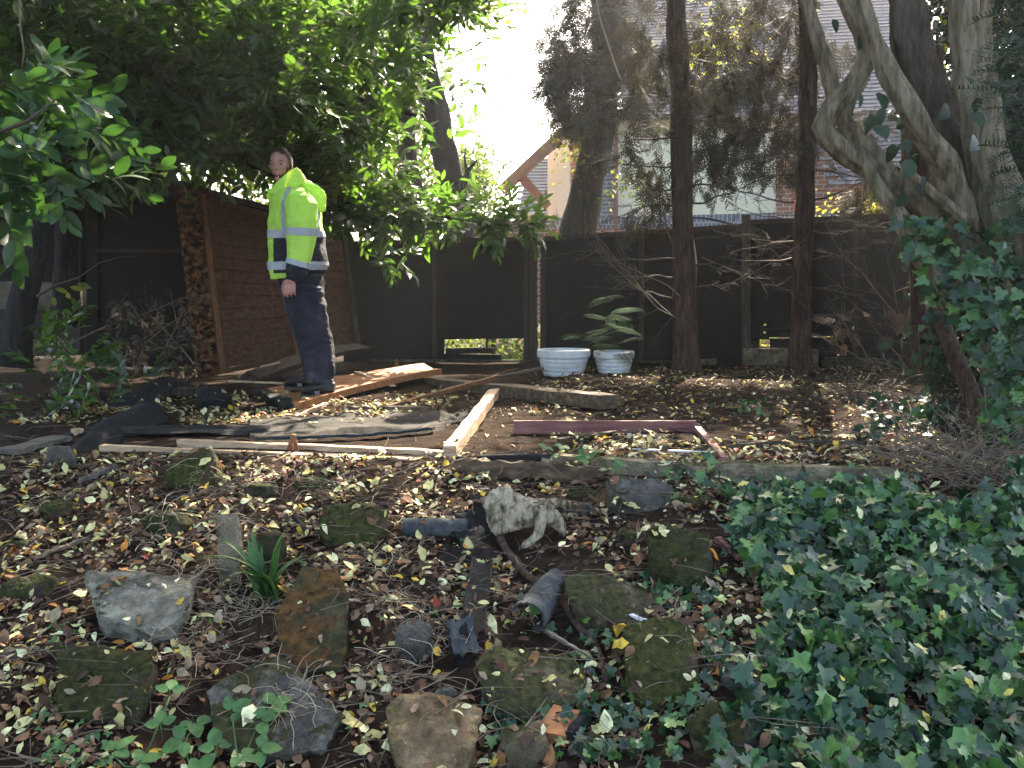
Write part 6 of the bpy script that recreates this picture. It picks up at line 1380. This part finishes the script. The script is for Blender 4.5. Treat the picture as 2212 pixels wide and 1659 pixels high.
# ivy carpet
ix = area(15000, .2, 2.6, 1.75, 3.62); keep = []
edge = [(1040, 1430), (1075, 1545), (1130, 1600), (1200, 1570), (1250, 1620), (1330, 1640), (1400, 1660), (1470, 1620), (1530, 1620), (1600, 1560), (1720, 1530)]
def to_px(p):
    d = Vector(p) - Vector((0, 0, CAMZ)); f = d.y * math.cos(TH) - d.z * math.sin(TH); u = d.y * math.sin(TH) + d.z * math.cos(TH); return CX + FPX * d.x / f, CY - FPX * u / f
ey, ex = [e[0] for e in edge], [e[1] for e in edge]
pi_ = []
for x, y in ix:
    z = zg(x, y); a, b = to_px((x, y, z))
    if b < 1062 + 22 * (a > 1950) + 30 * noise.noise(Vector((a * .01, 0, 0))) or a > 2330: continue
    if a < np.interp(b, ey, ex) + 34 * noise.noise(Vector((x * 7, y * 7, 0))): continue
    if 3.3 < y and random.random() < .3: continue
    hmp = .075 + .1 * noise.noise(Vector((x * 4, y * 4, 7))) + .05 * noise.noise(Vector((x * 11, y * 11, 1)))
    if noise.noise(Vector((x * 6, y * 6, 31))) > .22 and random.random() < .75: continue
    pi_.append((x, y, z + max(.01, hmp * random.uniform(.2, 1.5))))
pi_ = np.array(pi_); print('ivy', len(pi_))
tag(link('ivy_ground_cover', scatter_mesh('ivy_ground_cover', ivy_parts(pi_, np.array([[0, -.6, 1.]]), .026, .072, .75)), M['ivy']), 'thick carpet of dark green ivy leaves at lower right', 'ivy', kind='stuff')
st = []
for (cx_, cy_, sx, sy, n) in ((1440, 1290, 50, 30, 40), (1520, 1300, 40, 60, 40), (1330, 1560, 60, 60, 60), (1230, 1560, 60, 50, 30), (1100, 1600, 60, 40, 40), (1390, 1430, 40, 60, 34), (1480, 1580, 60, 60, 60), (1560, 1420, 40, 60, 50), (1120, 1490, 40, 40, 14), (1610, 880, 40, 14, 30), (1650, 900, 30, 14, 14), (1440, 1080, 40, 10, 14), (1150, 1360, 40, 30, 10), (1260, 1400, 40, 40, 16), (1340, 1640, 100, 20, 40), (1480, 1040, 60, 10, 26)):
    for _ in range(n): q = G(random.gauss(cx_, sx * .7), random.gauss(cy_, sy * .7)); st.append((q.x, q.y, q.z + random.uniform(.02, .05)))
st = np.array(st)
tag(link('stray_ivy', scatter_mesh('stray_ivy', ivy_parts(st, np.array([[0, -.4, 1.]]), .022, .045, .5)), M['ivy']), 'stray ivy sprigs creeping between rocks and leaves', 'ivy', kind='stuff')
st = []
for _ in range(160): q = G(random.uniform(1850, 2080), random.uniform(885, 965)); st.append((q.x, q.y, q.z + random.uniform(.02, .12)))
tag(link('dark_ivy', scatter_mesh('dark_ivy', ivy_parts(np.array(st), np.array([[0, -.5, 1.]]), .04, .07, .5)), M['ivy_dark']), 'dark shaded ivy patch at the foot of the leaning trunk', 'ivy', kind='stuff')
# leaves resting on the ivy
k = RNG.choice(len(pi_), 70, False); lp = pi_[k] + [0, 0, .03]; rot = frames(np.tile([[0, -.5, 1.]], (70, 1)) + unit(70) * .4, RNG.uniform(0, 6.28, 70))
M['pale_leaf'] = leafmat('pale_fallen_leaf', [(0, (.5, .5, .26)), (.5, (.62, .6, .33)), (.8, (.66, .5, .08)), (1, (.5, .42, .1))], .65, .25, None, .3)
tag(link('leaves_on_ivy', scatter_mesh('li', [(LF[0][0], LF[0][1], lp, rot, RNG.uniform(.025, .045, 70))]), M['pale_leaf']), 'pale yellow leaves resting on the ivy carpet', 'leaves', kind='stuff')

# ------------------------------------------------------------------ thin air volume added to imitate the lens bloom
hm = bpy.data.materials.new('haze'); hm.use_nodes = True; n = hm.node_tree; n.nodes.clear()
out = n.nodes.new('ShaderNodeOutputMaterial'); pv = n.nodes.new('ShaderNodeVolumePrincipled')
pv.inputs['Density'].default_value = .0013; pv.inputs['Anisotropy'].default_value = .72; pv.inputs['Color'].default_value = (.9, .93, 1, 1)
n.links.new(pv.outputs[0], out.inputs['Volume'])
m = MB(); m.box((0, 75, 8), 330, 380, 24); hz = m.build('haze', hm); tag(hz, kind='stuff')
